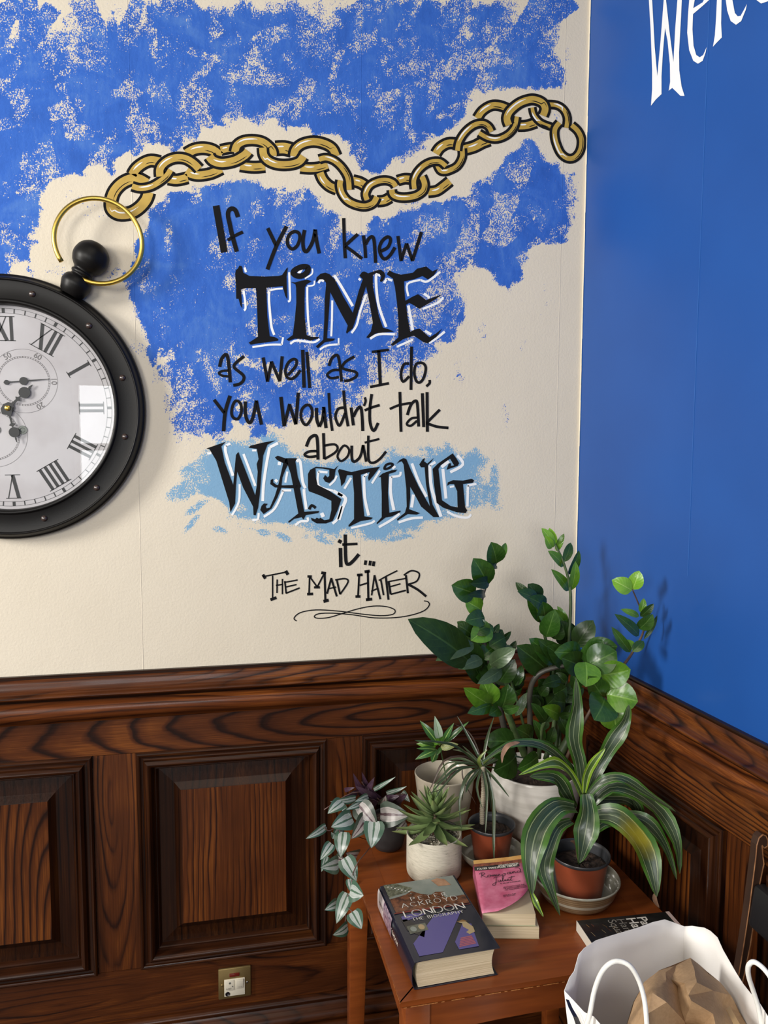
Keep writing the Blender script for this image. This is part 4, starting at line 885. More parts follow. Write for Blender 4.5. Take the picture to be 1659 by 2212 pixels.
CP_ = (.722, 1.662)
zz = empty('potted_plant', (CP_[0], CP_[1], TZ), 'tallest plant in the corner, glossy oval leaves on stems in a large mottled white pot', 'plant')
pc = (CP_[0], CP_[1], TZ+.0005)
pot(zz, pc, [(.0, 0), (.058, 0), (.066, .004)] + curvep([(.078, .03), (.096, .075), (.104, .115), (.104, .140), (.100, .163)], 5) + [(.0985, .1655), (.096, .1655), (.0945, .163), (.097, .14), (.0965, .135), (0, .135)], m_wplant)
soil(zz, (CP_[0], CP_[1]), .0955, TZ+.138, 3)
ZP = {'o': zz}
def zstem(pts, r0_, r1_, Y0, Y1, mat):
    n = len(pts); q = cat([zp(x, y, Y0+(Y1-Y0)*i/(n-1)) for i, (x, y) in enumerate(pts)], 5)
    mb = MB(); mb.tube(q, [r0_+(r1_-r0_)*i/(len(q)-1) for i in range(len(q))], 8); mb.build('stem', mat, zz, smooth=True)
zstem([(690,1420),(640,1270),(590,1060),(545,850),(505,700),(490,540),(535,370),(590,255),(610,190)], .0085, .0016, 1.66, 1.64, m_stemd)
zstem([(760,1420),(700,1280),(650,1150)], .009, .007, 1.65, 1.62, m_stem)
zstem([(930,1440),(950,1300),(1000,1000),(1018,760),(1030,450),(990,270),(940,160),(905,90)], .006, .0022, 1.68, 1.73, m_stem)
zstem([(880,1440),(930,1250),(935,1000),(890,760),(845,600),(790,480),(740,410)], .007, .0014, 1.68, 1.70, m_stem)
zstem([(790,1440),(788,1230),(790,1020),(855,920),(1000,878),(1110,860),(1190,920),(1235,1060)], .0075, .0035, 1.64, 1.53, m_stemd)
zstem([(1000,1440),(1130,1180),(1250,980),(1350,870),(1400,800),(1460,690),(1468,600),(1440,520),(1400,425)], .0045, .0013, 1.64, 1.50, m_stemb)
zstem([(950,1430),(1010,1330),(1030,1280)], .012, .009, 1.66, 1.66, m_stem)
zstem([(840,1430),(855,1270),(880,1210)], .006, .004, 1.62, 1.60, m_stem)
zstem([(800,1430),(700,1050),(650,930)], .004, .002, 1.64, 1.62, m_stem)
zstem([(960,1420),(965,1240),(930,1000)], .005, .003, 1.68, 1.70, m_stem)
# (base, tip, width, material, depth, depth change)
Zd, Zz, Zb, Zg, Zn = m_zzd, m_zz, m_zzb, m_zzg, m_zzn
for b, t, w_, mt, Y, dY in [
 ((588,268),(558,150),90,Zz,1.63,-.02),((595,248),(640,153),38,Zb,1.64,0),((592,288),(498,282),42,Zd,1.63,-.03),((535,400),(455,250),112,Zz,1.635,-.02),((545,375),(440,388),55,Zd,1.63,-.04),
 ((462,450),(330,402),105,Zz,1.63,-.02),((520,452),(422,458),38,Zd,1.64,-.04),((497,545),(408,495),84,Zb,1.64,-.02),((516,590),(410,610),76,Zz,1.64,-.03),((545,640),(442,722),100,Zb,1.64,-.03),((450,700),(340,672),50,Zd,1.66,0),
 ((430,860),(88,622),158,Zd,1.60,-.05),((500,890),(300,690),120,Zd,1.64,.0),((500,980),(360,765),112,Zd,1.66,.0),((605,1010),(470,810),100,Zd,1.66,.0),((600,930),(480,720),90,Zd,1.68,.0),((450,745),(242,842),78,Zg,1.60,-.05),((500,840),(370,895),60,Zg,1.61,-.04),((548,875),(690,785),78,Zg,1.61,-.04),
 ((620,900),(485,980),58,Zg,1.60,-.05),((605,975),(690,850),84,Zd,1.62,-.02),((640,1000),(600,860),80,Zg,1.63,-.0),((545,715),(600,635),34,Zd,1.66,.0),((575,760),(668,680),34,Zd,1.68,.0),((590,800),(625,715),38,Zz,1.68,.0),((640,850),(700,738),38,Zd,1.68,0),((560,740),(605,745),34,Zz,1.66,0),
 ((700,1000),(738,885),45,Zz,1.67,0),((690,1000),(665,890),45,Zd,1.67,0),((700,1180),(765,1050),42,Zg,1.63,0),
 ((550,1112),(403,1018),80,Zb,1.57,-.03),((560,1112),(508,975),98,Zb,1.58,-.02),((620,1130),(655,1000),92,Zz,1.59,-.02),((560,1112),(425,1160),62,Zz,1.57,-.04),((600,1130),(545,1172),60,Zz,1.57,-.05),((625,1140),(716,1122),50,Zz,1.57,-.04),((590,1120),(575,1010),70,Zz,1.60,0),
 ((700,1330),(528,1330),112,Zd,1.60,-.02),((800,1330),(712,1260),92,Zz,1.57,-.04),((700,1370),(540,1395),72,Zd,1.60,-.02),((705,1420),(580,1500),132,Zd,1.58,-.03),((835,1415),(722,1490),92,Zz,1.55,-.03),
 ((930,172),(862,66),48,Zn,1.72,-.01),((925,160),(905,64),46,Zn,1.72,-.0),((915,180),(880,110),40,Zn,1.71,-.0),((945,195),(988,98),30,Zb,1.73,0),((988,285),(902,200),48,Zb,1.73,-.02),((990,260),(1028,153),42,Zz,1.73,0),((1020,335),(1075,200),44,Zz,1.73,-.02),((1032,430),(1056,268),48,Zb,1.72,-.02),((1018,432),(922,313),44,Zb,1.73,-.02),((1010,640),(925,548),46,Zb,1.73,-.02),((1010,640),(955,532),34,Zb,1.73,0),
 ((785,480),(708,388),42,Zd,1.71,0),((848,490),(780,398),76,Zd,1.70,0),((835,495),(722,440),62,Zz,1.69,-.02),((880,530),(788,475),72,Zz,1.68,-.02),((875,605),(778,492),82,Zz,1.69,-.01),((868,610),(862,505),84,Zz,1.68,-.02),((900,640),(828,530),76,Zb,1.68,-.02),((882,708),(932,555),88,Zz,1.66,-.02),((930,720),(965,640),72,Zd,1.69,0),((1000,748),(975,620),98,Zd,1.72,0),((1000,770),(1020,625),96,Zd,1.73,0),((1062,765),(1158,620),98,Zd,1.68,-.02),
 ((888,905),(722,770),124,Zd,1.62,-.02),((930,862),(793,728),88,Zz,1.61,-.02),((985,865),(848,735),84,Zd,1.60,-.02),((1012,872),(898,770),100,Zd,1.60,-.02),((1095,800),(945,800),100,Zz,1.56,-.01),((1092,880),(985,835),112,Zd,1.55,-.02),((1110,790),(1295,765),105,Zz,1.56,-.03),((1120,870),(1215,740),110,Zz,1.55,-.02),((1135,880),(1292,800),138,Zz,1.53,-.03),
 ((1205,935),(1375,905),124,Zb,1.51,-.03),((1120,858),(1120,995),125,Zb,1.52,-.03),((1225,1075),(1142,950),100,Zz,1.52,-.02),((1245,1050),(1418,1090),138,Zb,1.50,-.02),((1235,1075),(1175,1195),148,Zz,1.50,-.03),((1275,1110),(1300,1252),138,Zb,1.49,-.02),((1080,1020),(1040,930),60,Zd,1.60,0),
 ((1395,430),(1285,372),76,Zn,1.50,0),((1400,425),(1436,320),68,Zn,1.50,0),((1448,562),(1466,483),34,Zb,1.50,0),((1447,585),(1520,515),38,Zd,1.50,0),((1440,585),(1338,545),30,Zb,1.49,-.01),((1438,660),(1515,578),66,Zz,1.49,-.01),((1438,700),(1303,580),48,Zz,1.49,-.01),((1388,800),(1283,658),42,Zz,1.49,0),((1402,785),(1362,728),46,Zb,1.49,0),((1400,795),(1462,738),44,Zz,1.49,0),((1468,722),(1542,590),24,Zd,1.50,0),
 ((965,1175),(868,1128),66,Zb,1.58,-.03),((960,1180),(1040,1165),34,Zd,1.58,-.03),((880,1215),(800,1110),50,Zd,1.58,0),((880,1215),(930,1130),50,Zd,1.6,0),((970,960),(870,990),56,Zd,1.66,0),((1000,980),(945,925),50,Zd,1.66,0),((1000,1100),(925,1090),90,Zd,1.64,0),((930,1050),(1000,1010),80,Zd,1.66,0),((1010,1290),(960,1190),50,Zd,1.64,0),((870,1330),(810,1210),45,Zz,1.62,0),((900,1340),(930,1250),50,Zd,1.62,0),((990,1210),(1030,1120),60,Zd,1.66,0)]:
    zl(ZP, b, t, w_, mt, Y, dY)
rng = random.Random(77)
for k in range(26):
    t = rng.random(); x = 600-120*t+rng.uniform(-60, 60); y = 1010-330*t; a = rng.choice([-2.7, -2.45, -2.2, -.7, -.45])+rng.uniform(-.25, .25); L = rng.uniform(80, 120)
    zl(ZP, (x, y), (x+L*math.cos(a), y+L*math.sin(a)), rng.uniform(48, 78), [m_zzd, m_zzd, m_zz, m_zzg][k % 4], rng.uniform(1.62, 1.69), 0)
rng = random.Random(21)
for k in range(34):
    x = rng.gauss(880, 95); y = rng.gauss(1080, 120)
    if not (700 < x < 1040 and 880 < y < 1330): continue
    a = rng.uniform(-2.6, -.5); L = rng.uniform(60, 110)
    zl(ZP, (x, y), (x+L*math.cos(a), y+L*math.sin(a)), rng.uniform(40, 75), m_zzd, rng.uniform(1.66, 1.75), 0)

# ---- striped dracaena in a red pot
DO, DS = (1040, 1480), .27727
def dp(x, y, Y): return P(DO[0]+x*DS, DO[1]+y*DS, Y)
def strip_fn(g, U, V, A):
    X = g.noise(g.comb(g.math('MULTIPLY', U, 26.0), g.math('MULTIPLY', V, 1.5), 0.0), 1, 2, .5)
    c = g.ramp(X, [(.35, (.016, .036, .014)), (.52, (.030, .055, .024)), (.64, (.062, .085, .045))])
    ln = g.math('LESS_THAN', g.math('ABSOLUTE', g.math('SUBTRACT', A, .56)), .030); c = g.mix(ln, c, (.26, .31, .16))
    md = g.math('LESS_THAN', A, .035); c = g.mix(md, c, (.16, .20, .11))
    edge = g.math('MULTIPLY', g.math('SUBTRACT', g.math('ADD', A, g.math('MULTIPLY', g.math('SUBTRACT', X, .5), .5)), .58), 7.0, clamp=True); ec = g.ramp(g.noise(g.obj(), 30, 2, .5), [(.3, (.030, .095, .012)), (.7, (.060, .15, .018))]); c = g.mix(edge, c, ec); g.col(c)
    g.bump(X, .3, .0008)
def lime_fn(g, U, V, A):
    X = g.noise(g.comb(g.math('MULTIPLY', U, 26.0), g.math('MULTIPLY', V, 1.5), 0.0), 1, 2, .5)
    c = g.ramp(X, [(.35, (.03, .07, .015)), (.6, (.08, .15, .03))])
    edge = g.math('GREATER_THAN', A, .5); c = g.mix(edge, c, (.20, .34, .02)); ln = g.math('LESS_THAN', g.math('ABSOLUTE', g.math('SUBTRACT', A, .46)), .05); c = g.mix(ln, c, (.45, .52, .22)); g.col(c)
def yel_fn(g, U, V, A):
    strip_fn(g, U, V, A); c = g.b.inputs['Base Color'].links[0].from_socket
    n1 = g.noise(g.obj(), 22, 3, .5); d = g.math('ABSOLUTE', g.math('SUBTRACT', V, .52)); m1 = g.math('SUBTRACT', 1.0, g.math('MULTIPLY', d, 4.2)); m1 = g.math('ADD', m1, g.math('MULTIPLY', g.math('SUBTRACT', n1, .5), 1.8), clamp=True); m1 = g.math('MULTIPLY', m1, g.math('SUBTRACT', 1.15, g.math('ABSOLUTE', g.math('SUBTRACT', U, .55))))
    m1 = g.math('MULTIPLY', m1, g.math('GREATER_THAN', U, .18))
    g.col(g.mix(g.math('MULTIPLY', m1, .75), c, (.34, .29, .018)))
m_str = leafmat('striped_dracaena_leaf', strip_fn, rough=.32, coat=.2); m_lime = leafmat('lime_edged_leaf', lime_fn, rough=.32, coat=.2); m_yel = leafmat('yellowing_striped_leaf', yel_fn, rough=.35, coat=.15)
m_dry = noisy('dry_brown_leaf', (.22, .12, .07), (.34, .20, .13), 50, .8)
DPX = (.716, 1.408)
dr = empty('potted_plant', (DPX[0], DPX[1], TZ+.007), 'plant with long arching green striped leaves in a red plastic pot at right', 'plant')
pc = (DPX[0], DPX[1], TZ+.0085)
pot(dr, pc, [(0, 0), (.043, 0), (.0445, .002)] + [(.0555, .074), (.057, .078)], m_terra, n=48)
pot(dr, pc, [(.0555, .077), (.0575, .0775), (.0600, .080), (.0605, .084), (.0595, .0855), (.0575, .0845), (.0555, .078), (.053, .060)], m_blackp, name='rim')
soil(dr, DPX, .0525, TZ+.071, 8)
def dl(par, pts, Ys, w_, mat, prof='strap2', nrm=(-.1, -.75, .65), nseg=14, wave=0, fold=.18, name='leaf', O=dp, S_=DS, seed=0, curl=0):
    n = len(pts); q = [O(x, y, Ys[0]+(Ys[1]-Ys[0])*i/(n-1)) for i, (x, y) in enumerate(pts)]
    dep = (q[n//2]-CAMP).dot(fw); return leaf(name, q, w_*(1.12 if S_ == DS else 1.0)*S_/FPX*dep, mat, par, prof, fold=fold, nrm=nrm, nseg=nseg, wave=wave, seed=seed, curl=curl)
mb = MB(); mb.tube([dp(765,1390,1.408), dp(770,1200,1.405), dp(795,1000,1.405), dp(805,850,1.405)], [.0045, .0055, .0075, .008], 10); mb.build('stem', m_stem, dr, smooth=True)
D_L = [([(1180,900),(1220,960),(1235,1060),(1190,1110)], (1.42,1.42), 85, m_str), ([(870,900),(1000,890),(1120,900),(1200,960),(1215,1090)], (1.42,1.44), 90, m_str),
 ([(860,1150),(950,1070),(1080,1060)], (1.43,1.46), 95, m_str), ([(730,960),(650,830),(560,720),(375,712)], (1.43,1.42), 125, m_str),
 ([(790,850),(700,680),(560,530),(400,455),(200,470),(-10,610)], (1.43,1.36), 78, m_str), ([(800,860),(690,640),(520,470),(350,440)], (1.44,1.42), 60, m_str),
 ([(790,880),(700,700),(600,610),(480,625),(290,702)], (1.41,1.35), 80, m_lime), ([(790,860),(765,620),(718,400),(745,150),(735,-60)], (1.41,1.42), 118, m_str),
 ([(820,850),(880,680),(1010,460),(1120,280),(1150,150)], (1.41,1.40), 118, m_str), ([(800,840),(820,700),(880,590),(965,490)], (1.40,1.38), 66, m_lime),
 ([(830,860),(940,750),(1090,725),(1300,850),(1512,985)], (1.40,1.35), 84, m_str), ([(850,930),(1000,800),(1190,830),(1400,1000),(1520,1220),(1545,1470)], (1.41,1.36), 128, m_str),
 ([(1000,1030),(1150,1020),(1300,1080),(1430,1250),(1520,1515)], (1.41,1.34), 104, m_str),
 ([(700,1060),(600,1110),(530,1260),(490,1420),(540,1600),(612,1795)], (1.40,1.30), 120, m_str), ([(725,955),(590,950),(440,1120),(385,1360),(395,1640)], (1.39,1.30), 190, m_str),
 ([(850,1020),(1000,1010),(1120,1070),(1260,1250),(1330,1450),(1365,1650)], (1.39,1.29), 200, m_yel), ([(815,850),(830,1000),(800,1200),(765,1385)], (1.385,1.335), 170, m_str),
 ([(385,1600),(420,1690),(482,1805)], (1.31,1.28), 40, m_lime)]
for i, (pts, Ys, w_, mt) in enumerate(D_L):
    up_ = i in (7, 8, 9)
    dl(dr, pts, Ys, w_, mt, prof='strap2', nrm=((-.15, -.9, .25) if up_ else (-.1, -.7, .7)), wave=(17 if i in (7, 8, 10, 11) else 11), fold=.25, seed=i)
dl(dr, [(1345,1620),(1352,1680),(1386,1735)], (1.30,1.29), 34, m_dry, prof='lance', name='dry_tip', nseg=5)
dl(dr, [(300,445),(210,470),(165,540),(160,608)], (1.37,1.34), 34, m_dry, prof='lance', name='dry_tip', wave=9)
dl(dr, [(750,1360),(735,1240),(690,1215)], (1.40,1.38), 30, m_dry, prof='lance', name='dry_tip', wave=9)
# saucers
def saucer(c, r, h, name, lab, mi, mo):
    mb = MB(); e = empty(name, (c[0], c[1], TZ), lab, 'saucer', None)
    out = [(0, .0005), (r*.72, .0005), (r*.75, .002)] + curvep([(r*.80, .006), (r*.90, h*.55), (r*.97, h), (r*.99, h+.002)], 4)
    mb.lathe(out, (c[0], c[1], TZ), 56); mb.build('outside', mo, e, smooth=True, auto=.9)
    mb = MB(); inn = [(r*.99, h+.002), (r*.995, h+.0045), (r*.975, h+.006), (r*.95, h+.004)] + curvep([(r*.90, h*.7), (r*.82, .011), (r*.70, .0070)], 4) + [(0, .0068)]
    mb.lathe(inn, (c[0], c[1], TZ), 56); mb.build('glazed_inside', mi, e, smooth=True, auto=.9)
saucer((.708, 1.407), .088, .041, 'saucer', 'ribbed brown and cream stoneware saucer under the striped dracaena at right', m_grglaze, m_stone)
SC1 = (.582, 1.573)
saucer(SC1, .073, .026, 'saucer', 'pale glazed saucer under the red pot of the thin-leaved plant in the middle', m_grglaze, m_greig)

# ---- dragon tree with thin leaves
TO_, TS_ = (640, 1520), .30139
def tp(x, y, Y): return P(TO_[0]+x*TS_, TO_[1]+y*TS_, Y)
dt = empty('potted_plant', (SC1[0], SC1[1], TZ+.007), 'spiky thin-leaved plant on a pale ringed trunk in a red pot, middle of table', 'plant')
pc = (SC1[0], SC1[1], TZ+.0085)
pot(dt, pc, [(0, 0), (.037, 0), (.0385, .002), (.048, .070), (.0495, .074)], m_terra)
pot(dt, pc, [(.0480, .073), (.0500, .0735), (.0525, .076), (.053, .080), (.052, .0815), (.050, .0805), (.048, .074), (.046, .060)], m_blackp, name='rim')
soil(dt, SC1, .0455, TZ+.070, 14)
m_trunk = newmat('ringed_pale_trunk', rough=.7); g = NT(m_trunk); X, Y, Z = g.sep(g.obj()); g.col(g.ramp(g.math('FRACT', g.math('MULTIPLY', Z, 230.0)), [(.0, (.10, .075, .05)), (.3, (.34, .29, .21)), (1, (.42, .37, .28))]))
q = cat([tp(1332,860,SC1[1]), tp(1333,740,SC1[1]), tp(1345,600,SC1[1]-.005), tp(1335,450,SC1[1]-.01)], 12); mb = MB()
mb.tube(q, [.0052+.0008*(i % 2) for i in range(len(q))], 10); mb.build('trunk', m_trunk, dt, smooth=True)
m_mar = leafmat('thin_dark_leaf', lambda g, U, V, A: g.col(g.mix(g.math('GREATER_THAN', A, .7), (.035, .060, .022), (.075, .085, .045))), rough=.3, coat=.25)
m_marb = leafmat('brown_thin_leaf', lambda g, U, V, A: g.col(g.mix(A, (.06, .035, .02), (.03, .018, .012))), rough=.5)
m_marg = leafmat('yellow_green_thin_leaf', lambda g, U, V, A: g.col(g.mix(A, (.16, .20, .04), (.10, .15, .03))), rough=.35, coat=.2)
T_L = [([(1335,440),(1250,270),(1152,88)],24,1.60,0),([(1335,420),(1370,240),(1418,92)],22,1.6,0),([(1310,440),(1150,310),(1000,275),(848,262)],26,1.52,0),([(1310,455),(1150,465),(1040,560),(950,665)],22,1.50,0),
 ([(1310,450),(1210,380),(1060,410),(985,560),(940,650)],18,1.52,1),([(1300,465),(1220,530),(1170,700),(1185,905)],28,1.52,0),([(1335,465),(1365,640),(1355,935)],26,1.50,0),([(1360,475),(1412,700),(1415,1000),(1418,1130)],28,1.49,0),
 ([(1345,455),(1440,560),(1528,672)],22,1.52,0),([(1330,460),(1295,600),(1335,755)],20,1.5,0),([(1340,440),(1450,340),(1640,290)],30,1.6,0),([(1320,445),(1150,430),(1030,540),(985,600)],22,1.55,0),([(1320,455),(1180,470),(1050,600),(985,700)],20,1.5,0),
 ([(1300,445),(1180,395),(1050,410)],22,1.6,0),([(1320,465),(1240,570),(1215,640)],34,1.53,0),([(1340,445),(1500,375),(1650,395)],30,1.58,0),([(1310,435),(1210,350),(1120,330)],20,1.62,0),([(1190,455),(1200,550),(1290,725)],10,1.54,1),([(1300,450),(1130,490),(1040,610),(940,640)],12,1.50,1),
 ([(1340,430),(1420,360),(1500,345)],24,1.6,2),([(1330,470),(1310,400),(1370,330)],30,1.55,2),([(1320,450),(1270,380),(1190,300)],22,1.63,0),([(1350,450),(1480,480),(1560,560)],18,1.6,0),([(1380,480),(1385,640),(1395,760)],24,1.62,0),([(1300,470),(1250,500),(1200,600),(1190,700)],20,1.6,0),([(1330,430),(1290,300),(1230,200),(1140,150)],12,1.65,1),([(1310,440),(1100,420),(1010,520)],16,1.62,0),([(1340,430),(1440,420),(1530,400),(1610,430)],26,1.63,0)]
for i, (pts, w_, Y1, k) in enumerate(T_L):
    dl(dt, pts, (SC1[1]-.01, Y1), w_, [m_mar, m_marb, m_marg][k], prof='grass', nrm=(-.2, -.6, .75), nseg=12, fold=.3, O=tp, S_=TS_, seed=i)

# ---- beige pot with a small seedling
GP = (.525, 1.752)
gp = empty('potted_plant', (GP[0], GP[1], TZ), 'small leafy seedling on a thin stem in a tall beige glazed pot at the back', 'plant')
pot(gp, (GP[0], GP[1], TZ+.0005), [(0, 0), (.050, 0), (.054, .003)] + curvep([(.059, .03), (.066, .075), (.0715, .120), (.0735, .131)], 4) + [(.0735, .1335), (.0715, .1345), (.0695, .1325), (.066, .11), (.060, .07), (0, .066)], m_greig, n=56)
soil(gp, GP, .059, TZ+.069, 31)
mb = MB(); mb.tube(cat([tp(1092,640,1.75), tp(1075,540,1.75), tp(1055,430,1.75), tp(1035,330,1.74)], 4), .0016, 8); mb.build('stem', m_stem, gp, smooth=True)
m_sil = leafmat('silvery_leaf', plain((.30, .40, .30), (.42, .52, .40), (.12, .25, .08), nsc=30), rough=.3, coat=.2)
m_vari = leafmat('green_leaf_with_pale_midrib', lambda g, U, V, A: g.col(g.mix(g.math('LESS_THAN', A, .12), (.040, .115, .030), (.25, .40, .10))), rough=.3, coat=.25)
m_yg = leafmat('yellowing_small_leaf', plain((.14, .17, .05), (.22, .24, .08), (.3, .32, .1)), rough=.4)
for i, (b, t, w_, mt) in enumerate([((1030,270),(992,88),66,m_sil),((1010,280),(886,122),62,m_vari),((1050,280),(1130,138),48,m_vari),((1055,290),(1238,128),42,m_vari),((1000,310),(860,288),52,m_zzb),((1005,330),(862,322),42,m_vari),((1010,330),(853,400),56,m_vari),((1010,330),(972,422),56,m_vari),((1030,320),(1162,290),62,m_yg),
   ((1040,290),(1000,250),50,m_zzb),((1020,290),(960,270),40,m_zzb),((1030,280),(1060,230),44,m_zz),((1040,310),(1010,370),30,m_zz),((1000,300),(848,262),30,m_zzd)]):
    p0 = tp(*b, 1.74); p1 = tp(*t, [1.73, 1.75, 1.72][i % 3]); leaf('leaf', [p0, p1], w_*TS_/FPX*1.74, mt, gp, 'lance', fold=.2, nrm=(-.2, -.8, .5), seed=i)

# ---- succulent in the cream cylinder
CPC = (.443, 1.553)
su = empty('potted_plant', (CPC[0], CPC[1], TZ), 'pointed grey-green succulent in a speckled cream cylinder pot filled with gravel', 'plant')
pot(su, (CPC[0], CPC[1], TZ+.0005), [(0, 0), (.053, 0), (.0555, .0015)] + curvep([(.0575, .004), (.0595, .010), (.0600, .03), (.0598, .088), (.0592, .0915)], 4) + [(.058, .0925), (.0562, .0915), (.0555, .085), (0, .084)], m_cream_c, n=56)
m_grit = newmat('mixed_gravel', rough=.6); g = NT(m_grit); vn = g.n('ShaderNodeTexVoronoi'); vn.inputs['Scale'].default_value = 260; g.link(g.obj(), vn.inputs['Vector'])
g.col(g.ramp(g.sep(vn.outputs['Color'])[0], [(.1, (.06, .05, .04)), (.5, (.30, .25, .18)), (.9, (.60, .56, .47))]))
mb = MB(); rng = random.Random(4)
for k in range(900):
    a = rng.random()*6.283; rr = .0550*math.sqrt(rng.random()); s = rng.uniform(.0010, .0022)*(2.4 if k < 4 else 1)
    p = Vector((CPC[0]+min(rr, .0548-s)*math.cos(a), CPC[1]+min(rr, .0548-s)*math.sin(a), TZ+.0845+rng.random()*.0025+s*.5))
    R3 = Matrix.Rotation(rng.random()*6, 3, Vector((rng.random(), rng.random(), rng.random()+.01)).normalized())
    mb.add([p+(R3@Vector(q_))*s for q_ in ((1, 0, 0), (-1, .2, 0), (0, 1, .1), (.1, -.9, 0), (0, .1, .8), (0, 0, -.8))], [(0, 2, 4), (2, 1, 4), (1, 3, 4), (3, 0, 4), (2, 0, 5), (1, 2, 5), (3, 1, 5), (0, 3, 5)])
tag(mb.build('gravel', m_grit, su), kind='stuff')
m_suc = leafmat('grey_green_succulent_leaf', lambda g, U, V, A: g.col(g.ramp(g.math('ADD', g.math('MULTIPLY', V, .6), g.math('MULTIPLY', g.noise(g.obj(), 40, 2, .5), .5)), [(.2, (.105, .165, .060)), (.6, (.17, .24, .090)), (.95, (.21, .24, .085))])), rough=.42, coat=.08)
m_sucy = leafmat('young_succulent_leaf', lambda g, U, V, A: g.col(g.mix(V, (.20, .27, .08), (.15, .24, .085))), rough=.42)
cz0 = TZ+.092; top = tp(1000, 735, CPC[1]).z+.004; cx_ = tp(1000, 735, CPC[1]).x
rng = random.Random(9)
mb = MB(); mb.tube([(CPC[0], CPC[1], cz0-.006), (cx_, CPC[1], top)], [.005, .0035], 8); mb.build('stem', m_stemb, su, smooth=True)
NL = 46
for k in range(NL):
    f_ = k/(NL-1); a = k*2.39996+.5; inc = math.radians(-8+ (f_**1.3)*86); L = .089-.050*f_**1.6
    h = cz0+.010+(top-cz0-.012)*f_; rr = .004
    d = Vector((math.cos(a), math.sin(a), 0)); c0 = Vector((CPC[0]+(cx_-CPC[0])*f_, CPC[1], h))
    p0 = c0+d*rr; p2 = p0+d*L*math.cos(inc)+Vector((0, 0, L*math.sin(inc))); p1 = p0.lerp(p2, .5)+Vector((0, 0, -L*.10*math.cos(inc)))
    wd = .0235*(1-.45*f_)
    leaf('leaf', [p0, p1, p2], wd, m_sucy if f_ > .82 else m_suc, su, 'succ', fold=.35, nrm=Vector((0, 0, 1))-d*math.sin(inc)*.9, nseg=6, thick=.0028, seed=k)

# ---- silver inch plant in a dark pot
TPc = (.368, 1.680)
tr_ = empty('potted_plant', (TPc[0], TPc[1], TZ), 'trailing plant with silver-striped leaves in a small charcoal pot at the left table edge', 'plant')
pot(tr_, (TPc[0], TPc[1], TZ+.0005), [(0, 0), (.026, 0), (.030, .002)] + curvep([(.036, .012), (.0405, .035), (.0410, .060), (.0400, .074)], 4) + [(.039, .0755), (.0378, .074), (.0375, .066), (0, .066)], m_dpot)
soil(tr_, TPc, .0372, TZ+.068, 41)
def tri_fn(silver, green, mid):
    def fn(g, U, V, A):
        n1 = g.math('MULTIPLY', g.math('SUBTRACT', g.noise(g.obj(), 90, 2, .5), .5), .16); A2 = g.math('ADD', A, n1)
        c = g.mix(g.math('LESS_THAN', A2, .10), silver, mid); c = g.mix(g.math('GREATER_THAN', A2, .56), c, green)
        ln = g.math('LESS_THAN', g.math('ABSOLUTE', g.math('SUBTRACT', A2, .42)), .03); c = g.mix(g.math('MULTIPLY', ln, .25), c, green); g.col(c); g.bump(A2, .3, .0008)
    return fn
m_t1 = leafmat('silver_striped_leaf', tri_fn((.36, .40, .37), (.050, .105, .068), (.065, .125, .080)), rough=.3, coat=.25)
m_t2 = leafmat('dusky_striped_leaf', tri_fn((.33, .30, .28), (.045, .065, .045), (.09, .05, .055)), rough=.35, coat=.2)
m_t3 = leafmat('purple_leaf', plain((.030, .014, .026), (.060, .028, .050), (.09, .05, .07)), rough=.35, coat=.2)
T_T = [((455,735),(578,880),118,m_t2,1.60),((615,790),(812,800),132,m_t2,1.60),((500,815),(395,968),96,m_t2,1.59),((560,850),(538,1035),112,m_t1,1.58),((415,680),(243,702),44,m_t1,1.62),((325,708),(225,788),74,m_t1,1.60),((330,775),(385,800),70,m_t1,1.61),((392,822),(250,885),108,m_t1,1.59),
 ((318,895),(258,968),74,m_t1,1.60),((335,930),(318,1100),88,m_t1,1.58),((250,1010),(172,1120),62,m_t1,1.57),((295,1150),(175,1175),92,m_t1,1.57),((350,1115),(432,1272),96,m_t1,1.56),((435,1085),(355,1070),74,m_t2,1.60),((385,1262),(400,1365),48,m_t1,1.56),((395,1335),(482,1375),112,m_t1,1.555),
 ((365,1372),(288,1575),82,m_t1,1.54),((300,1432),(203,1480),62,m_t1,1.55),((405,1500),(468,1615),88,m_t1,1.54),((362,1600),(262,1658),72,m_t1,1.54),((205,885),(68,968),48,m_t1,1.57),((465,712),(355,762),38,m_t1,1.61),((510,668),(420,702),42,m_t1,1.62),((565,612),(712,524),26,m_t1,1.68),((655,640),(792,592),28,m_t1,1.68),
 ((475,650),(408,500),40,m_t3,1.66),((500,655),(560,528),40,m_t3,1.66),((560,685),(425,590),52,m_t3,1.64),((690,700),(795,650),52,m_t3,1.66),((620,710),(668,655),44,m_t3,1.65),((545,650),(440,570),44,m_t3,1.67),((520,640),(470,490),36,m_t3,1.68),((595,690),(520,600),44,m_t3,1.66),((640,690),(740,660),44,m_t3,1.66),((620,720),(640,660),60,m_t2,1.64),
 ((760,640),(815,705),40,m_t1,1.68),((780,850),(705,920),58,m_t2,1.60),((290,950),(250,920),44,m_t1,1.6),((215,1100),(180,1205),40,m_t1,1.58),((350,620),(420,600),24,m_t3,1.66),((300,1110),(360,1120),60,m_t2,1.6),((570,720),(470,690),56,m_t3,1.64),((430,640),(345,668),30,m_t3,1.64)]
def hang(p):
    """keep what trails below the table top clear of the table's left edge"""
    if p.z < TZ+.02 and p.x > .252: d = p-CAMP; p = CAMP+d*(.252/d.x)
    return p
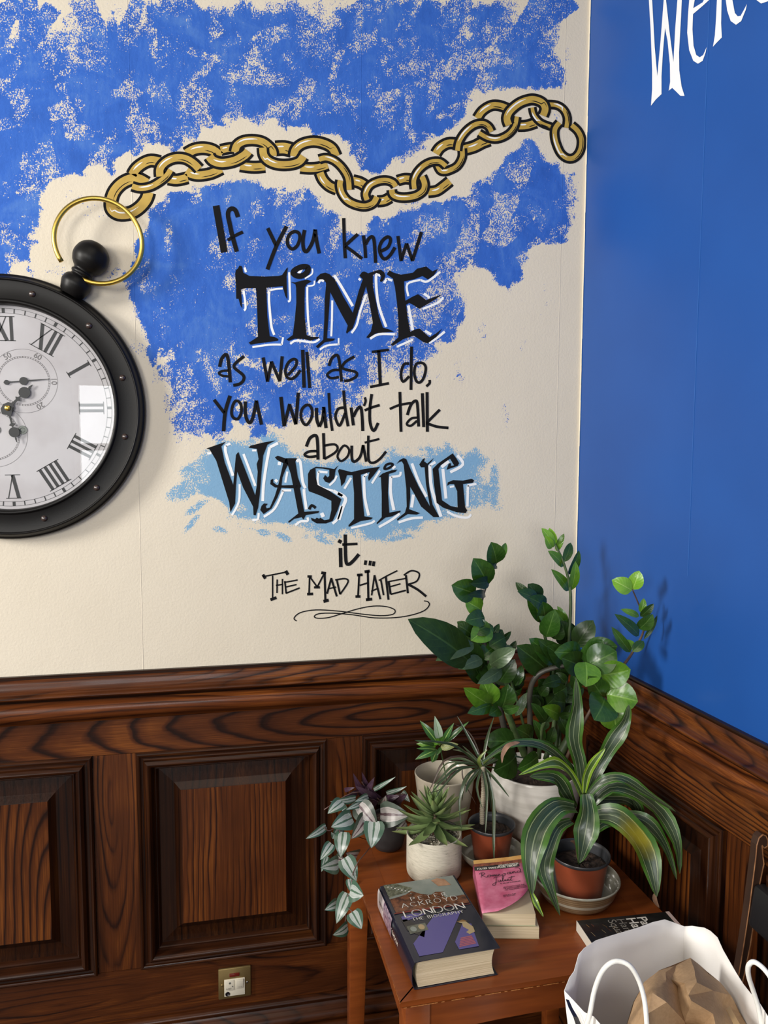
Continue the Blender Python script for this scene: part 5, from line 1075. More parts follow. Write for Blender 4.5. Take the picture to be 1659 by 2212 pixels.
for i, (b, t, w_, mt, Y) in enumerate(T_T):
    rng = random.Random(i+50); p0 = tp(*b, Y+.01); p1 = tp(*t, Y-.012); p0 = p1+(p0-p1)*1.06; k_ = min([1.0]+[.258/p_.x for p_ in (p0, p1) if p_.z < TZ+.02 and p_.x > .258]); p0 = CAMP+(p0-CAMP)*k_; p1 = CAMP+(p1-CAMP)*k_
    leaf('leaf', [p0, p1], w_*1.36*TS_/FPX*(p0-CAMP).dot(fw), mt, tr_, 'heart', fold=.22, nrm=(-.15+rng.uniform(-.25, .25), -.9, .3+rng.uniform(-.2, .25)), seed=i, curl=.12)
m_ts = newmat('thin_reddish_stem', (.13, .07, .06), rough=.5)
for pts in ([(640,760,1.66),(560,690,1.64),(430,700,1.62),(330,820,1.60),(310,950,1.59),(330,1100,1.58),(350,1130,1.57)], [(640,770,1.66),(600,900,1.62),(520,1040,1.61),(440,1140,1.60),(400,1250,1.57),(400,1330,1.565),(370,1380,1.55)], [(640,760,1.66),(560,660,1.65),(400,640,1.63),(200,760,1.60)], [(330,850,1.60),(240,910,1.58),(200,885,1.575)], [(330,1000,1.59),(260,1020,1.58),(240,1060,1.57)], [(370,1370,1.55),(360,1450,1.55),(350,1580,1.55)], [(640,760,1.66),(700,660,1.67),(780,650,1.67)], [(360,1450,1.55),(410,1500,1.55)], [(300,1440,1.555),(365,1380,1.555)],
            [(640,760,1.66),(570,650,1.67),(500,600,1.67),(470,560,1.67)], [(650,770,1.66),(680,780,1.65),(780,830,1.62)]):
    mb = MB(); mb.tube(cat([hang(tp(*p_)) for p_ in pts], 4), .0011, 6); mb.build('stem', m_ts, tr_, smooth=True)

# ------------------------------------------------------------------ books
SG = {  # capital strokes on a 0..1 box (width, strokes); used for the book covers
'A': (.8, ['0,0 .4,1 .8,0', '.15,.35 .65,.35']), 'B': (.6, ['0,0 0,1 .4,1 .55,.78 .4,.54 0,.54', '.4,.54 .6,.28 .4,0 0,0']), 'C': (.75, ['.72,.85 .45,1 .1,.8 0,.5 .1,.2 .45,0 .72,.15']), 'D': (.75, ['0,0 0,1 .4,1 .72,.75 .72,.25 .4,0 0,0']),
'E': (.55, ['.55,1 0,1 0,0 .55,0', '0,.52 .45,.52']), 'F': (.55, ['.55,1 0,1 0,0', '0,.52 .45,.52']), 'G': (.8, ['.75,.85 .45,1 .1,.8 0,.5 .1,.2 .45,0 .75,.12 .75,.42 .5,.42']), 'H': (.7, ['0,0 0,1', '.7,0 .7,1', '0,.52 .7,.52']), 'I': (.05, ['.02,0 .02,1']),
'J': (.4, ['.38,1 .38,.15 .2,0 0,.1']), 'K': (.65, ['0,0 0,1', '.62,1 0,.45', '.2,.6 .65,0']), 'L': (.5, ['0,1 0,0 .5,0']), 'M': (.9, ['0,0 .08,1 .45,.2 .82,1 .9,0']), 'N': (.75, ['0,0 0,1 .75,0 .75,1']), 'O': (.85, ['.42,0 .1,.18 0,.5 .1,.82 .42,1 .75,.82 .85,.5 .75,.18 .42,0']),
'P': (.58, ['0,0 0,1 .4,1 .56,.75 .4,.48 0,.48']), 'Q': (.85, ['.42,0 .1,.18 0,.5 .1,.82 .42,1 .75,.82 .85,.5 .75,.18 .42,0', '.5,.2 .85,-.1']), 'R': (.62, ['0,0 0,1 .4,1 .55,.76 .4,.5 0,.5', '.28,.5 .62,0']), 'S': (.5, ['.46,.85 .25,1 .03,.8 .1,.58 .4,.42 .48,.2 .25,0 0,.14']), 'T': (.7, ['0,1 .7,1', '.35,1 .35,0']),
'U': (.7, ['0,1 0,.25 .35,0 .7,.25 .7,1']), 'V': (.75, ['0,1 .37,0 .75,1']), 'W': (1.0, ['0,1 .25,0 .5,.8 .75,0 1,1']), 'X': (.7, ['0,0 .7,1', '0,1 .7,0']), 'Y': (.7, ['0,1 .35,.5 .7,1', '.35,.5 .35,0']), ' ': (.35, []), '.': (.1, ['.03,0 .06,.06']), '-': (.3, ['0,.45 .3,.45'])}
def text(name, s, fn, x, y, h, wd, mat, parent, track=.25, width=None, serif=0, sx=1.0, straight=True):
    """write s with the lower left corner at x, y of a surface fn(x, y); strokes of width wd"""
    tot = sum(SG[c][0]+track for c in s)-track
    if width: sx = width/(tot*h)
    mb = MB(); cx = x
    for c in s:
        w_, st = SG[c]
        for t in st:
            pts = [(cx+a*h*sx, y+b*h) for a, b in parse(t)]
            if c in 'OCGQSUD' and len(pts) > 3: q = cat([Vector((a, b, 0)) for a, b in pts], 3); pts = [(v.x, v.y) for v in q]
            for a, b in zip(pts, pts[1:]):
                d = Vector((b[0]-a[0], b[1]-a[1], 0)); L = d.length
                if L < 1e-6: continue
                d.normalize(); ww = wd*(1.15 if abs(d.y) > .5 else .6) if serif else wd
                n_ = Vector((-d.y, d.x, 0))*ww/2; e = d*wd*.2
                mb.add([fn(a[0]-e.x-n_.x, a[1]-e.y-n_.y), fn(b[0]+e.x-n_.x, b[1]+e.y-n_.y), fn(b[0]+e.x+n_.x, b[1]+e.y+n_.y), fn(a[0]-e.x+n_.x, a[1]-e.y+n_.y)], [(0, 1, 2, 3)])
            if serif and c not in 'OCGQSUJ':
                for p in (pts[0], pts[-1]):
                    sw = h*.10*serif; mb.add([fn(p[0]-sw, p[1]-wd*.22), fn(p[0]+sw, p[1]-wd*.22), fn(p[0]+sw, p[1]+wd*.22), fn(p[0]-sw, p[1]+wd*.22)], [(0, 1, 2, 3)])
        cx += (w_+track)*h*sx
    return mb.build(name, mat, parent)
def ftext(name, body, o, xd, yd, size, mat, parent, offset=.0):
    cu = bpy.data.curves.new('t', 'FONT'); cu.body = body; cu.size = size; cu.space_line = .92; cu.offset = offset
    to = bpy.data.objects.new('t', cu); COL.objects.link(to); bpy.context.view_layer.update()
    me = bpy.data.meshes.new_from_object(to.evaluated_get(bpy.context.evaluated_depsgraph_get())); bpy.data.objects.remove(to)
    zd = xd.cross(yd); me.transform(Matrix(((xd.x, yd.x, zd.x, o.x), (xd.y, yd.y, zd.y, o.y), (xd.z, yd.z, zd.z, o.z), (0, 0, 0, 1))))
    me.materials.clear(); me.materials.append(mat)
    no = bpy.data.objects.new(name, me); COL.objects.link(no); setpar(no, parent); return no
def flatpoly(name, pts, fn, mat, parent):
    mb = MB(); polyfill(mb, pts, fn); return mb.build(name, mat, parent)
m_page = newmat('book_pages', rough=.8); g = NT(m_page); X, Y, Z = g.sep(g.obj())
g.col(g.ramp(g.noise(g.comb(g.math('MULTIPLY', X, 6.0), g.math('MULTIPLY', Y, 6.0), g.math('MULTIPLY', Z, 1500.0)), 1, 2, .6), [(.3, (.42, .33, .20)), (.65, (.66, .55, .38))]))
g.bump(g.noise(g.comb(0.0, g.math('MULTIPLY', Y, 4.0), g.math('MULTIPLY', Z, 1500.0)), 1, 2, .6), .4, .0006)
m_navy = newmat('navy_book_jacket', (.012, .013, .026), rough=.25, coat=.5); m_letter = newmat('cream_lettering', (.72, .68, .60), rough=.45); m_letterd = newmat('dark_lettering', (.02, .012, .02), rough=.5)
m_lav = newmat('violet_print', (.085, .070, .24), rough=.25, coat=.5); m_blk = newmat('black_print', (.010, .009, .013), rough=.25, coat=.5); m_tan = newmat('tan_print', (.40, .30, .16), rough=.3); m_pinkb = newmat('rose_brick_print', (.36, .10, .12), rough=.3)
m_sky = noisy('grey_green_sky_print', (.19, .22, .19), (.25, .27, .23), 20, .25, coat=.5)
m_town = noisy('brown_cityscape_print', (.045, .014, .009), (.20, .070, .030), 90, .25, coat=.5, stretch=(1, 1, 1))
m_oliv = noisy('olive_roofs_print', (.06, .065, .04), (.20, .21, .14), 130, .25, coat=.5)
m_spw = noisy('white_purple_spine_print', (.50, .42, .45), (.60, .55, .53), 60, .3, coat=.3); m_spp = noisy('purple_etched_spine_print', (.06, .02, .07), (.40, .30, .36), 150, .3, coat=.3)
m_grn = noisy('grey_relief_print', (.07, .075, .055), (.15, .15, .11), 60, .3)
# London book
bt = .051; BL = [PZ(896, 2104-15, TZ+bt), PZ(1074, 2060-8, TZ+bt)]
f0 = Vector((.312, 1.207, 0)); f1 = Vector((.463, 1.214, 0)); b0 = Vector((.301, 1.441, 0))
bu = (f1-f0).normalized(); bv = Vector((-bu.y, bu.x, 0)); ang = (b0-f0).normalized(); bv = ang
LW, LL = .153, .236
LB = lambda u, v, z: f0+bu*u+bv*v+Vector((0, 0, TZ+z))
lon = empty('book', LB(LW/2, LL/2, 0), 'thick well-read history book with violet and brown cover lying nearest the table front', 'book', 'books on the side table')
mb = MB(); n = 10; vs = []    # page block with concave fore-edge
for z in np.linspace(.0022, bt-.0022, 13):
    t = (z-bt/2)/(bt/2); fe = LW-.004-.006*(1-t*t); sp = .004+.004*t*t
    vs += [LB(sp, .003, z), LB(fe, .003, z), LB(fe, LL-.003, z), LB(sp, LL-.003, z)]
fs = [(3, 2, 1, 0), (48, 49, 50, 51)]+[(r*4+i, r*4+(i+1) % 4, r*4+4+(i+1) % 4, r*4+4+i) for r in range(12) for i in range(4)]
mb.add(vs, fs); mb.build('page_block', m_page, lon)
mb = MB(); n = 14; sec = [(LW, .0), (LW*.5, 0), (.006, 0)] + [(-.0035-.0*i, bt*i/8) for i in range(1, 8)] + [(.006, bt), (LW*.5, bt), (LW-.002, bt), (LW+.001, bt-.001)]
sec = curvep([(LW, .0004), (LW*.5, .0003), (.008, .0003), (-.001, .004), (-.0045, bt*.3), (-.0045, bt*.7), (-.001, bt-.004), (.008, bt-.0003), (LW*.5, bt), (LW-.003, bt-.0004), (LW+.0015, bt-.0006)], 5)
th_ = .0011; vs = []
for v in (0, LL):
    for i, (a, b) in enumerate(sec):
        p = sec[max(i-1, 0)]; q_ = sec[min(i+1, len(sec)-1)]; t = Vector((q_[0]-p[0], q_[1]-p[1], 0)).normalized()
        vs += [LB(a, v, b), LB(a+t.y*th_, v, b-t.x*th_)]
ns = len(sec); fs = []
for i in range(ns-1):
    a = 2*i; b = 2*i+2; c = 2*ns
    fs += [(a, b, c+b, c+a), (a+1, c+a+1, c+b+1, b+1), (a, a+1, b+1, b), (c+a, c+b, c+b+1, c+a+1)]
fs += [(0, c, c+1, 1), (2*ns-2, 2*ns-1, c+2*ns-1, c+2*ns-2)]
mb.add(vs, fs); mb.build('jacket', m_navy, lon, smooth=True, auto=.7)
bc = lambda u, v: LB(u, v, bt+.0004); bc2 = lambda u, v: LB(u, v, bt+.0006); bc3 = lambda u, v: LB(u, v, bt+.0008)
flatpoly('cover_print', [(.006, LL*.66), (LW, LL*.66), (LW, LL), (.006, LL)], bc, m_sky, lon)
flatpoly('cover_print', [(.006, LL*.60), (.03, LL*.605), (LW, LL*.585), (LW, LL*.70), (.135, LL*.72), (.12, LL*.78), (.10, LL*.80), (.09, LL*.77), (.07, LL*.80), (.055, LL*.86), (.04, LL*.82), (.02, LL*.80), (.006, LL*.79)], bc2, m_town, lon)
flatpoly('cover_print', [(.006, LL*.81), (.02, LL*.83), (.045, LL*.85), (.06, LL*.90), (.045, LL*.95), (.03, LL), (.006, LL)], bc2, m_oliv, lon)
for i in range(7):
    for j in range(3): flatpoly('cover_print', [(.010+i*.006+j*.002, LL*(.985-i*.018-j*.028)), (.013+i*.006+j*.002, LL*(.985-i*.018-j*.028)), (.013+i*.006+j*.002, LL*(.997-i*.018-j*.028)), (.010+i*.006+j*.002, LL*(.997-i*.018-j*.028))], bc3, m_letter if j % 2 else m_sky, lon)
flatpoly('cover_print', [(.112, LL*.87), (.138, LL*.865), (.132, LL*.96), (.118, LL*.99), (.104, LL*.97)], bc3, noisy('copper_print', (.26, .12, .06), (.45, .26, .15), 40, .3), lon)
flatpoly('cover_print', [(.112, LL*.70), (.146, LL*.70), (.146, LL*.79), (.125, LL*.79), (.112, LL*.775)], bc3, m_sky, lon)
flatpoly('cover_print', [(.002, LL*.585), (LW, LL*.565), (LW, LL*.572), (.05, LL*.605), (.002, LL*.597)], bc3, newmat('red_rule', (.17, .03, .02), rough=.3), lon)
flatpoly('cover_print', [(.012, .012), (.055, .012), (.128, LL*.50), (.075, LL*.50), (.012, LL*.20)], bc2, m_lav, lon)
flatpoly('cover_print', [(.012, LL*.36), (.036, LL*.25), (.045, LL*.34), (.020, LL*.50), (.010, LL*.50)], bc2, m_blk, lon)
flatpoly('cover_print', [(.085, .012), (.122, .012), (.132, LL*.32), (.118, LL*.35), (.085, LL*.14)], bc2, m_lav, lon)
flatpoly('cover_print', [(.012, LL*.47), (.060, LL*.53), (.040, LL*.56), (.012, LL*.54)], bc2, m_lav, lon)
flatpoly('cover_print', [(.014, LL*.31), (.050, LL*.33), (.050, LL*.42), (.014, LL*.41)], bc3, m_grn, lon)
for cx, cy in ((.024, LL*.365), (.040, LL*.375)): flatpoly('cover_print', [(cx+.006*math.cos(a), cy+.008*math.sin(a)) for a in [i*.7 for i in range(9)]], lambda u, v: LB(u, v, bt+.001), m_tan if cx > .03 else m_sky, lon)
flatpoly('cover_print', [(.110, LL*.36), (.122, LL*.37), (.126, LL*.34), (.132, LL*.28), (.130, LL*.22), (.118, LL*.20), (.114, LL*.23), (.121, LL*.25), (.114, LL*.30), (.116, LL*.34)], bc3, m_tan, lon)
flatpoly('cover_print', [(.106, LL*.365), (.120, LL*.385), (.128, LL*.355), (.118, LL*.36)], lambda u, v: LB(u, v, bt+.001), newmat('ochre_hat_print', (.22, .12, .04), rough=.3), lon)
for i in range(6): flatpoly('cover_print', [(.088+.002*i, LL*.075+i*.0042), (.120, LL*.085+i*.0040), (.120, LL*.085+.0030+i*.0040), (.088+.002*i, LL*.075+.0030+i*.0042)], bc3, m_pinkb, lon)
bl_ = lambda u, v: LB(u, v, bt+.0011)
text('cover_lettering', 'PETER', bl_, .046, LL*.735-.003, .0115, .0011, m_letter, lon, track=.55, width=.072, serif=1)
text('cover_lettering', 'ACKROYD', bl_, .022, LL*.655-.002, .0135, .0012, m_letter, lon, track=.4, width=.112, serif=1)
text('cover_lettering', 'LONDON', bl_, .020, LL*.520, .0185, .0023, m_letter, lon, track=.22, width=.118, serif=1)
text('cover_lettering', 'THE BIOGRAPHY', bl_, .030, LL*.465, .0085, .0011, m_letter, lon, track=.35, width=.100, serif=1)
sp_ = lambda v, h: LB(-.0060-.0*v, v, h)
def spf(v, h, o=.0): # on the spine: v along, h height
    k = 1-((h/bt-.5)*2)**4; return LB(-.0008-.0046*k-o, v, h)
def spgrid(name, v0, v1, mat, o=.0006):
    mb = MB(); N = 8; vs = []
    for i in range(N+1):
        h = .004+(bt-.008)*i/N; vs += [spf(v0, h, o), spf(v1, h, o)]
    mb.add(vs, [(2*i, 2*i+1, 2*i+3, 2*i+2) for i in range(N)]); mb.build(name, mat, lon, smooth=True)
spgrid('spine_print', LL*.80, LL-.001, m_spw); spgrid('spine_print', LL*.56, LL*.80, m_spp)
text('spine_lettering', 'LONDON', lambda x, y: spf(LL*.55-x, bt*.62-y, .0012), 0, 0, .007, .0012, m_letter, lon, track=.3, width=.045)
text('spine_lettering', 'ACKROYD', lambda x, y: spf(LL*.93-x, bt*.62-y, .0014), 0, 0, .005, .0008, m_letterd, lon, track=.3, width=.028)

# two small paperbacks stacked
def pback(name, o, u, v, W1, L1, z0, t_, cover, label, curl=None, parent_loc=None, edge=None):
    fn = lambda a, b, z: o+u*a+v*b+Vector((0, 0, z0+z))
    e = empty(name, fn(W1/2, L1/2, 0), label, 'book', 'books on the side table')
    mb = MB(); mb.box((.0006, .0006, .0008), (W1-.001, L1-.001, t_-.0008), fn); mb.build('page_block', m_page, e)
    mb = MB(); mb.box((0, 0, 0), (W1, L1, .0006), fn); mb.build('back_cover', edge or cover, e)
    mb = MB(); mb.box((-.0004, 0, 0), (.0006, L1, t_), fn); mb.build('spine', cover, e)
    return e, fn
m_pink = noisy('pink_watercolour_print', (.42, .065, .14), (.62, .20, .30), 24, .38, coat=.2)
m_paleco = newmat('pale_green_card', (.50, .55, .36), rough=.5); m_yel2 = noisy('amber_print', (.50, .24, .06), (.60, .36, .12), 30, .4); m_brn = noisy('dark_brown_print', (.10, .03, .02), (.30, .09, .05), 120, .4)
ro = Vector((.478, 1.315, 0)); rr_ = Vector((.575, 1.293, 0)); ru = (rr_-ro).normalized(); rv = Vector((-ru.y, ru.x, 0)); rv = (rv+Vector((.0, 0, 0))).normalized()
m_ltan = newmat('plain_tan_card', (.40, .32, .20), rough=.6)
low, _ = pback('book', ro+ru*.002, ru, rv, .100, .165, TZ+.0004, .0235, m_ltan, 'lower of two small paperbacks stacked behind the thick history book')
m_ltan2 = m_ltan
z1_ = TZ+.0245; ro2 = ro+Vector((-.006, .004, 0))
rj, rf = pback('book', ro2, ru, rv, .102, .168, z1_, .024, m_pink, 'small paperback with pink watercolour cover curling up, upper of two stacked', edge=m_paleco)
RW1, RL1 = .102, .168
def rc_(a, b, o=0):   # curling front cover: free lower right corner lifts
    d = max(0, (a/RW1)*.9+(1-b/RL1)*.55-.45); z = .0245+.010*d*d+.021*(b/RL1)**2.2*(.45+.55*a/RW1)
    zz_ = z+.012*(a/RW1)*(1-b/RL1)
    return rf(a, b, zz_+o)
# the cover's lower right corner is bowed away, so its outline is cut back in a curve
out = [(0, 0), (.045, .012), (.068, .026), (.088, .046), (.100, .066), (.101, RL1*.7), (RW1, RL1), (RW1*.5, RL1+.001), (0, RL1)]
nb = 14; mb = MB(); rows = []
for j in range(nb+1):
    b = RL1*j/nb; 
    xr = RW1 if b > .068 else np.interp(b, [0, .006, .014, .028, .046, .068], [.030, .045, .058, .076, .090, RW1])
    rows.append([(xr*i/8, b+ (0 if j else 0)) for i in range(9)])
for o_ in (0, -.0005):
    pass
vs = [rc_(a, b) for r in rows for a, b in r]; fs = [(j*9+i, j*9+i+1, (j+1)*9+i+1, (j+1)*9+i) for j in range(nb) for i in range(8)]
mb.add(vs, fs); o = mb.build('front_cover', m_pink, rj, smooth=True); md = o.modifiers.new('s', 'SOLIDIFY'); md.thickness = .0005
def patch(name, x0, x1, y0, y1, mat, off, nx=8, ny=3):
    mb = MB(); vs = [rc_(x0+(x1-x0)*i/nx, y0+(y1-y0)*j/ny, off) for j in range(ny+1) for i in range(nx+1)]
    mb.add(vs, [(j*(nx+1)+i, j*(nx+1)+i+1, (j+1)*(nx+1)+i+1, (j+1)*(nx+1)+i) for j in range(ny) for i in range(nx)]); mb.build(name, mat, rj)
patch('cover_print', 0, RW1, RL1*.925, RL1, m_yel2, .0004); patch('cover_print', 0, RW1, RL1*.86, RL1*.93, m_brn, .0006); patch('cover_print', .0, RW1*.90, RL1*.80, RL1*.875, m_blk, .0008)
lt = lambda x, y: rc_(x, y, .0012)
text('cover_lettering', 'UPDATED EDITION', lt, .050, RL1*.845, .0042, .0007, m_letter, rj, track=.3, width=.040)
text('cover_lettering', 'FOLGER SHAKESPEARE LIBRARY', lt, .006, RL1*.812, .0050, .0009, m_letter, rj, track=.3, width=.082)
mb = MB(); sc = .0105   # handwriting
def script(s, x, y, h, wd):
    for t in s.split('|'):
        pts = [(x+a*h, y+b*h) for a, b in parse(t)]
        stroke(mb, pts, wd, lt, taper=0, nsm=5)
script('0,0 .15,.6 .3,1.3|-.3,1.0 .1,1.4 .6,1.4 .8,1.1 .5,.75 .2,.7|.2,.7 .6,.3 1.0,.0 1.3,.1|1.6,.6 1.3,.4 1.4,.05 1.8,.1 1.9,.5 1.6,.6 2.0,.5 2.2,.1|2.2,.1 2.4,.6 2.5,.1 2.7,.6 2.8,.1 3.0,.6 3.1,.1 3.3,.2|3.3,.3 3.7,.5 3.5,.65 3.3,.3 3.6,.0 4.0,.3|4.4,.6 4.1,.4 4.2,.05 4.6,.1 4.7,.5 4.4,.6 4.9,.6', .010, RL1*.66, .0105, .0011)
script('.5,.6 .1,.5 .0,.1 .4,.1 .6,.6 .6,.1 .9,.2 1.0,.6 1.1,.1 1.3,.6 1.5,.5 1.5,.1 1.8,.2|2.3,.6 1.9,.4 2.0,.1 2.4,.2 2.6,1.0 2.3,1.5 1.6,1.6|2.6,1.0 2.5,.2 2.8,.1', .064, RL1*.68, .0105, .0011)
script('.0,1.3 .6,1.6 1.0,1.5|.6,1.5 .4,.2 .1,-.8 -.3,-.9 -.2,-.4 .6,.1|.9,.6 .8,.1 1.1,.1 1.3,.6 1.3,.1 1.6,.3|1.6,.2 2.0,1.5 1.8,1.6 1.7,.2 2.0,.2 2.2,.6 2.2,.1 2.5,.3|2.5,.3 2.9,.5 2.7,.6 2.5,.3 2.8,.0 3.2,.4 3.6,1.4|3.2,.4 3.3,.0 3.6,.2|2.9,1.0 4.2,1.2', .034, RL1*.55, .0105, .0011)
mb.build('cover_lettering', m_letterd, rj)
for k, (tx, yy, x0, ww) in enumerate([('BY WILLIAM SHAKESPEARE', .51, .046, .040), ('NEW ILLUSTRATIONS AND', .43, .050, .042), ('THE WORLDS LEADING CENTER', .40, .050, .044), ('FOR SHAKESPEARE STUDIES', .37, .052, .042), ('EDITED BY A TEAM', .27, .046, .024), ('OF EDITORS', .245, .046, .022)]):
    text('cover_lettering', tx, lt, x0, RL1*yy, .0026, .0005, m_letterd, rj, track=.3, width=ww)

# black paperback under the bag
ho = Vector((.658, 1.302, 0)); hu = Vector((.848, 1.293, 0)); hux = (hu-ho).normalized(); hv = Vector((hux.y, -hux.x, 0))
HF = lambda a, b, z: ho+hux*a+hv*b+Vector((0, 0, TZ+.0004+z)); HW, HL, HT = .1905, .121, .020
hs = empty('book', HF(HW/2, HL/2, 0), 'black paperback with white title lettering partly hidden behind the white paper bag', 'book', 'books on the side table')
m_hb = noisy('black_smoky_print', (.006, .007, .007), (.022, .022, .020), 30, .28, coat=.5)
mb = MB(); mb.box((.0008, .0008, .0008), (HW-.0008, HL-.0008, HT-.0008), HF); mb.build('page_block', m_page, hs)
mb = MB(); mb.box((0, 0, HT-.0008), (HW, HL, HT), HF); mb.box((0, 0, 0), (HW, HL, .0006), HF); mb.build('cover', m_hb, hs)
m_pspine = newmat('cream_spine_card', (.62, .58, .50), rough=.45); mb = MB(); mb.box((-.0006, -.0004, 0), (.0006, HL, HT), HF); mb.build('spine', m_pspine, hs)
mb = MB(); mb.box((HW-.007, 0, HT), (HW+.0004, HL, HT+.0004), HF); mb.build('cover_edge', newmat('pinkish_card_edge', (.55, .42, .38), rough=.5), hs)
ht_ = lambda x, y: HF(y, x, HT+.0008)    # x towards the viewer, y towards the right
ftext('cover_lettering', 'Patrick', HF(.118, .008, HT+.0008), hv, hux, .027, m_letter, hs, .0004); ftext('cover_lettering', 'Hamilton', HF(.096, .008, HT+.0008), hv, hux, .027, m_letter, hs, .0004)
m_dimlet = newmat('dim_grey_lettering', (.22, .20, .17), rough=.5); ftext('cover_lettering', 'Hangover', HF(.076, .008, HT+.0008), hv, hux, .0235, m_dimlet, hs); ftext('cover_lettering', 'Square', HF(.058, .008, HT+.0008), hv, hux, .0235, m_dimlet, hs)
rng = random.Random(2)
for k in range(34):
    a = rng.uniform(.01, .062); b = rng.uniform(.012, .11); L = rng.uniform(.005, .016); an = rng.uniform(.3, 1.2); w_ = .0009
    flatpoly('cover_print', [(b, a), (b+L*math.cos(an), a+L*math.sin(an)*.5), (b+L*math.cos(an)+w_, a+L*math.sin(an)*.5+w_), (b+w_, a+w_)], lambda x, y: HF(y, x, HT+.0006), [m_tan, m_brn, m_yel2][k % 3] if k != 5 else m_yel2, hs)

# ------------------------------------------------------------------ switched spur on the lower board
sw = P(507, 2120, 1.878); SWX, SWZ = sw.x, sw.z-.0
sp = empty('power_switch', (SWX, 1.8785, SWZ), 'small brass fused switch plate with white inserts low on the wood panelling', 'switch')
SF = lambda x, d, z: Vector((SWX+x, 1.8783-d, SWZ+z))
m_brp = newmat('antique_brass_plate', (.33, .24, .10), rough=.38, metal=.85); m_wpl = newmat('ivory_plastic', (.62, .58, .48), rough=.35); m_neon = newmat('red_neon_lens', (.12, .012, .008), rough=.2, coat=.6)
mb = MB(); mb.box((-.0405, 0, -.0405), (.0405, .006, .0405), SF); mb.build('plate', m_brp, sp, bevel=.0028)
mb = MB(); mb.box((-.026, .004, -.033), (.025, .0072, .012), SF); mb.build('insert', m_wpl, sp, bevel=.0008)
mb = MB(); mb.box((-.024, .0068, -.016), (-.002, .0092, .0105), SF); mb.build('fuse_holder', m_wpl, sp, bevel=.0008)
mb = MB(); mb.add([SF(.003, .0070, -.014), SF(.021, .0070, -.014), SF(.021, .0070, .010), SF(.003, .0070, .010), SF(.003, .0088, -.014), SF(.021, .0088, -.014), SF(.021, .0135, .010), SF(.003, .0135, .010)], [(3, 2, 1, 0), (4, 5, 6, 7), (0, 1, 5, 4), (1, 2, 6, 5), (2, 3, 7, 6), (3, 0, 4, 7)]); mb.build('rocker_switch', m_wpl, sp, bevel=.0006)
mb = MB(); mb.box((-.013, .0055, .018), (.012, .0085, .027), SF); mb.build('neon_indicator', m_neon, sp, bevel=.001)
for x in (-.031, .031):
    mb = MB(); mb.lathe([(.0032, 0), (.0032, .0008), (.002, .0014), (0, .0014)], SF(x, .006, -.002), 14, (0, -1, 0)); mb.build('screw', m_brp if x < 0 else newmat('steel_screw', (.4, .4, .4), rough=.3, metal=1), sp, smooth=True)
mb = MB(); mb.lathe([(.0058, 0), (.0058, .0012), (.0042, .0016), (.0040, .0003), (0, .0003)], SF(-.018, .0070, -.026), 20, (0, -1, 0)); mb.build('cable_outlet', m_blk, sp, smooth=True)
for cx, cz, r in ((-.012, .003, .0028), (-.0055, -.006, .0016)):
    mb = MB(); mb.lathe([(r, 0), (r, .0004), (0, .0004)], SF(cx, .0091, cz), 14, (0, -1, 0)); mb.build('fuse_mark', newmat('grey_print', (.12, .12, .11), rough=.5), sp)
text('lettering', 'FUSED', lambda x, y: SF(-.021+x, .0094, -.013+y), 0, 0, .0028, .0005, m_letterd, sp, track=.3, width=.012); text('lettering', 'ON', lambda x, y: SF(.009+x, .0098, -.010+y), 0, 0, .003, .0005, m_letterd, sp, track=.3, width=.007)

# ------------------------------------------------------------------ chair at the right wall
m_ch = noisy('worn_dark_chair_wood', (.014, .0055, .0028), (.040, .015, .006), 22, .6, coat=.0, stretch=(1, 1, .25))
m_che = noisy('rubbed_chair_edge', (.14, .055, .020), (.30, .14, .06), 60, .5)
m_pad = newmat('black_leatherette', (.012, .012, .014), rough=.42); g = NT(m_pad); g.bump(g.noise(g.obj(), 150, 3, .5), .3, .001)
chair = empty('wooden_chair', (.70, .93, 0), 'dark wooden chair with scrolled back post and black padded back, at the right edge', 'chair')
def post(yc):
    """side outline of the scrolled post in the x-z plane, from photo pixels at the far post"""
    ou = [(1577,2212),(1590,2130),(1600,2060),(1612,1985),(1622,1920),(1630,1868),(1634,1845),(1639,1826),(1647,1816),(1654,1822)]
    return ou
YP = 1.145; TK = .016
fpix = [(1560,2260),(1588,2150),(1606,2040),(1618,1960),(1627,1890),(1632,1850),(1634,1826),(1639,1810),(1647,1803),(1654,1806),(1658,1816),(1657,1828),(1650,1832),(1645,1826)]
bpix = [(1645,1826),(1647,1850),(1649,1866),(1644,1890),(1636,1930),(1628,1985),(1620,2040),(1608,2100),(1596,2150),(1575,2260)]
def chairpost(dy, nm):
    pts = [P(a+1, b, YP, clamp=False) for a, b in fpix[:-1]+bpix]; pts = [(p.x, p.z) for p in pts]
    xb = pts[0][0]; pts = [(xb-.030, .47), (xb-.022, .56)] + pts + [(pts[-1][0]-.012, .56), (pts[-1][0]-.02, .47)]
    pts = [(min(a, .885+.0*b), b) if False else (a, b) for a, b in pts]
    mb = MB(); flat(mb, pts, YP+dy, YP+dy+TK); o = mb.build(nm, m_ch, chair)
    # rubbed pale arrises
    mb = MB(); n = len(pts)
    for i in range(1, n-1):
        if i in (0, n-1): continue
        a = Vector((pts[i][0], YP+dy, pts[i][1])); b = Vector((pts[(i+1) % n][0], YP+dy, pts[(i+1) % n][1]))
        if (b-a).length > .0005: mb.tube([a, b], .0012, 5)
    mb.build('rubbed_edge', m_che, o)
    return pts
pp = chairpost(0, 'back_post'); chairpost(-.37, 'back_post')
xs = lambda z: float(np.interp(z, [.47, .60, .72, .80, .90], [pp[0][0]+.02, P(1588,2150,YP,False).x+.008, P(1612,2000,YP,False).x+.008, P(1630,1900,YP,False).x+.008, P(1645,1830,YP,False).x+.008]))
mb = MB(); 
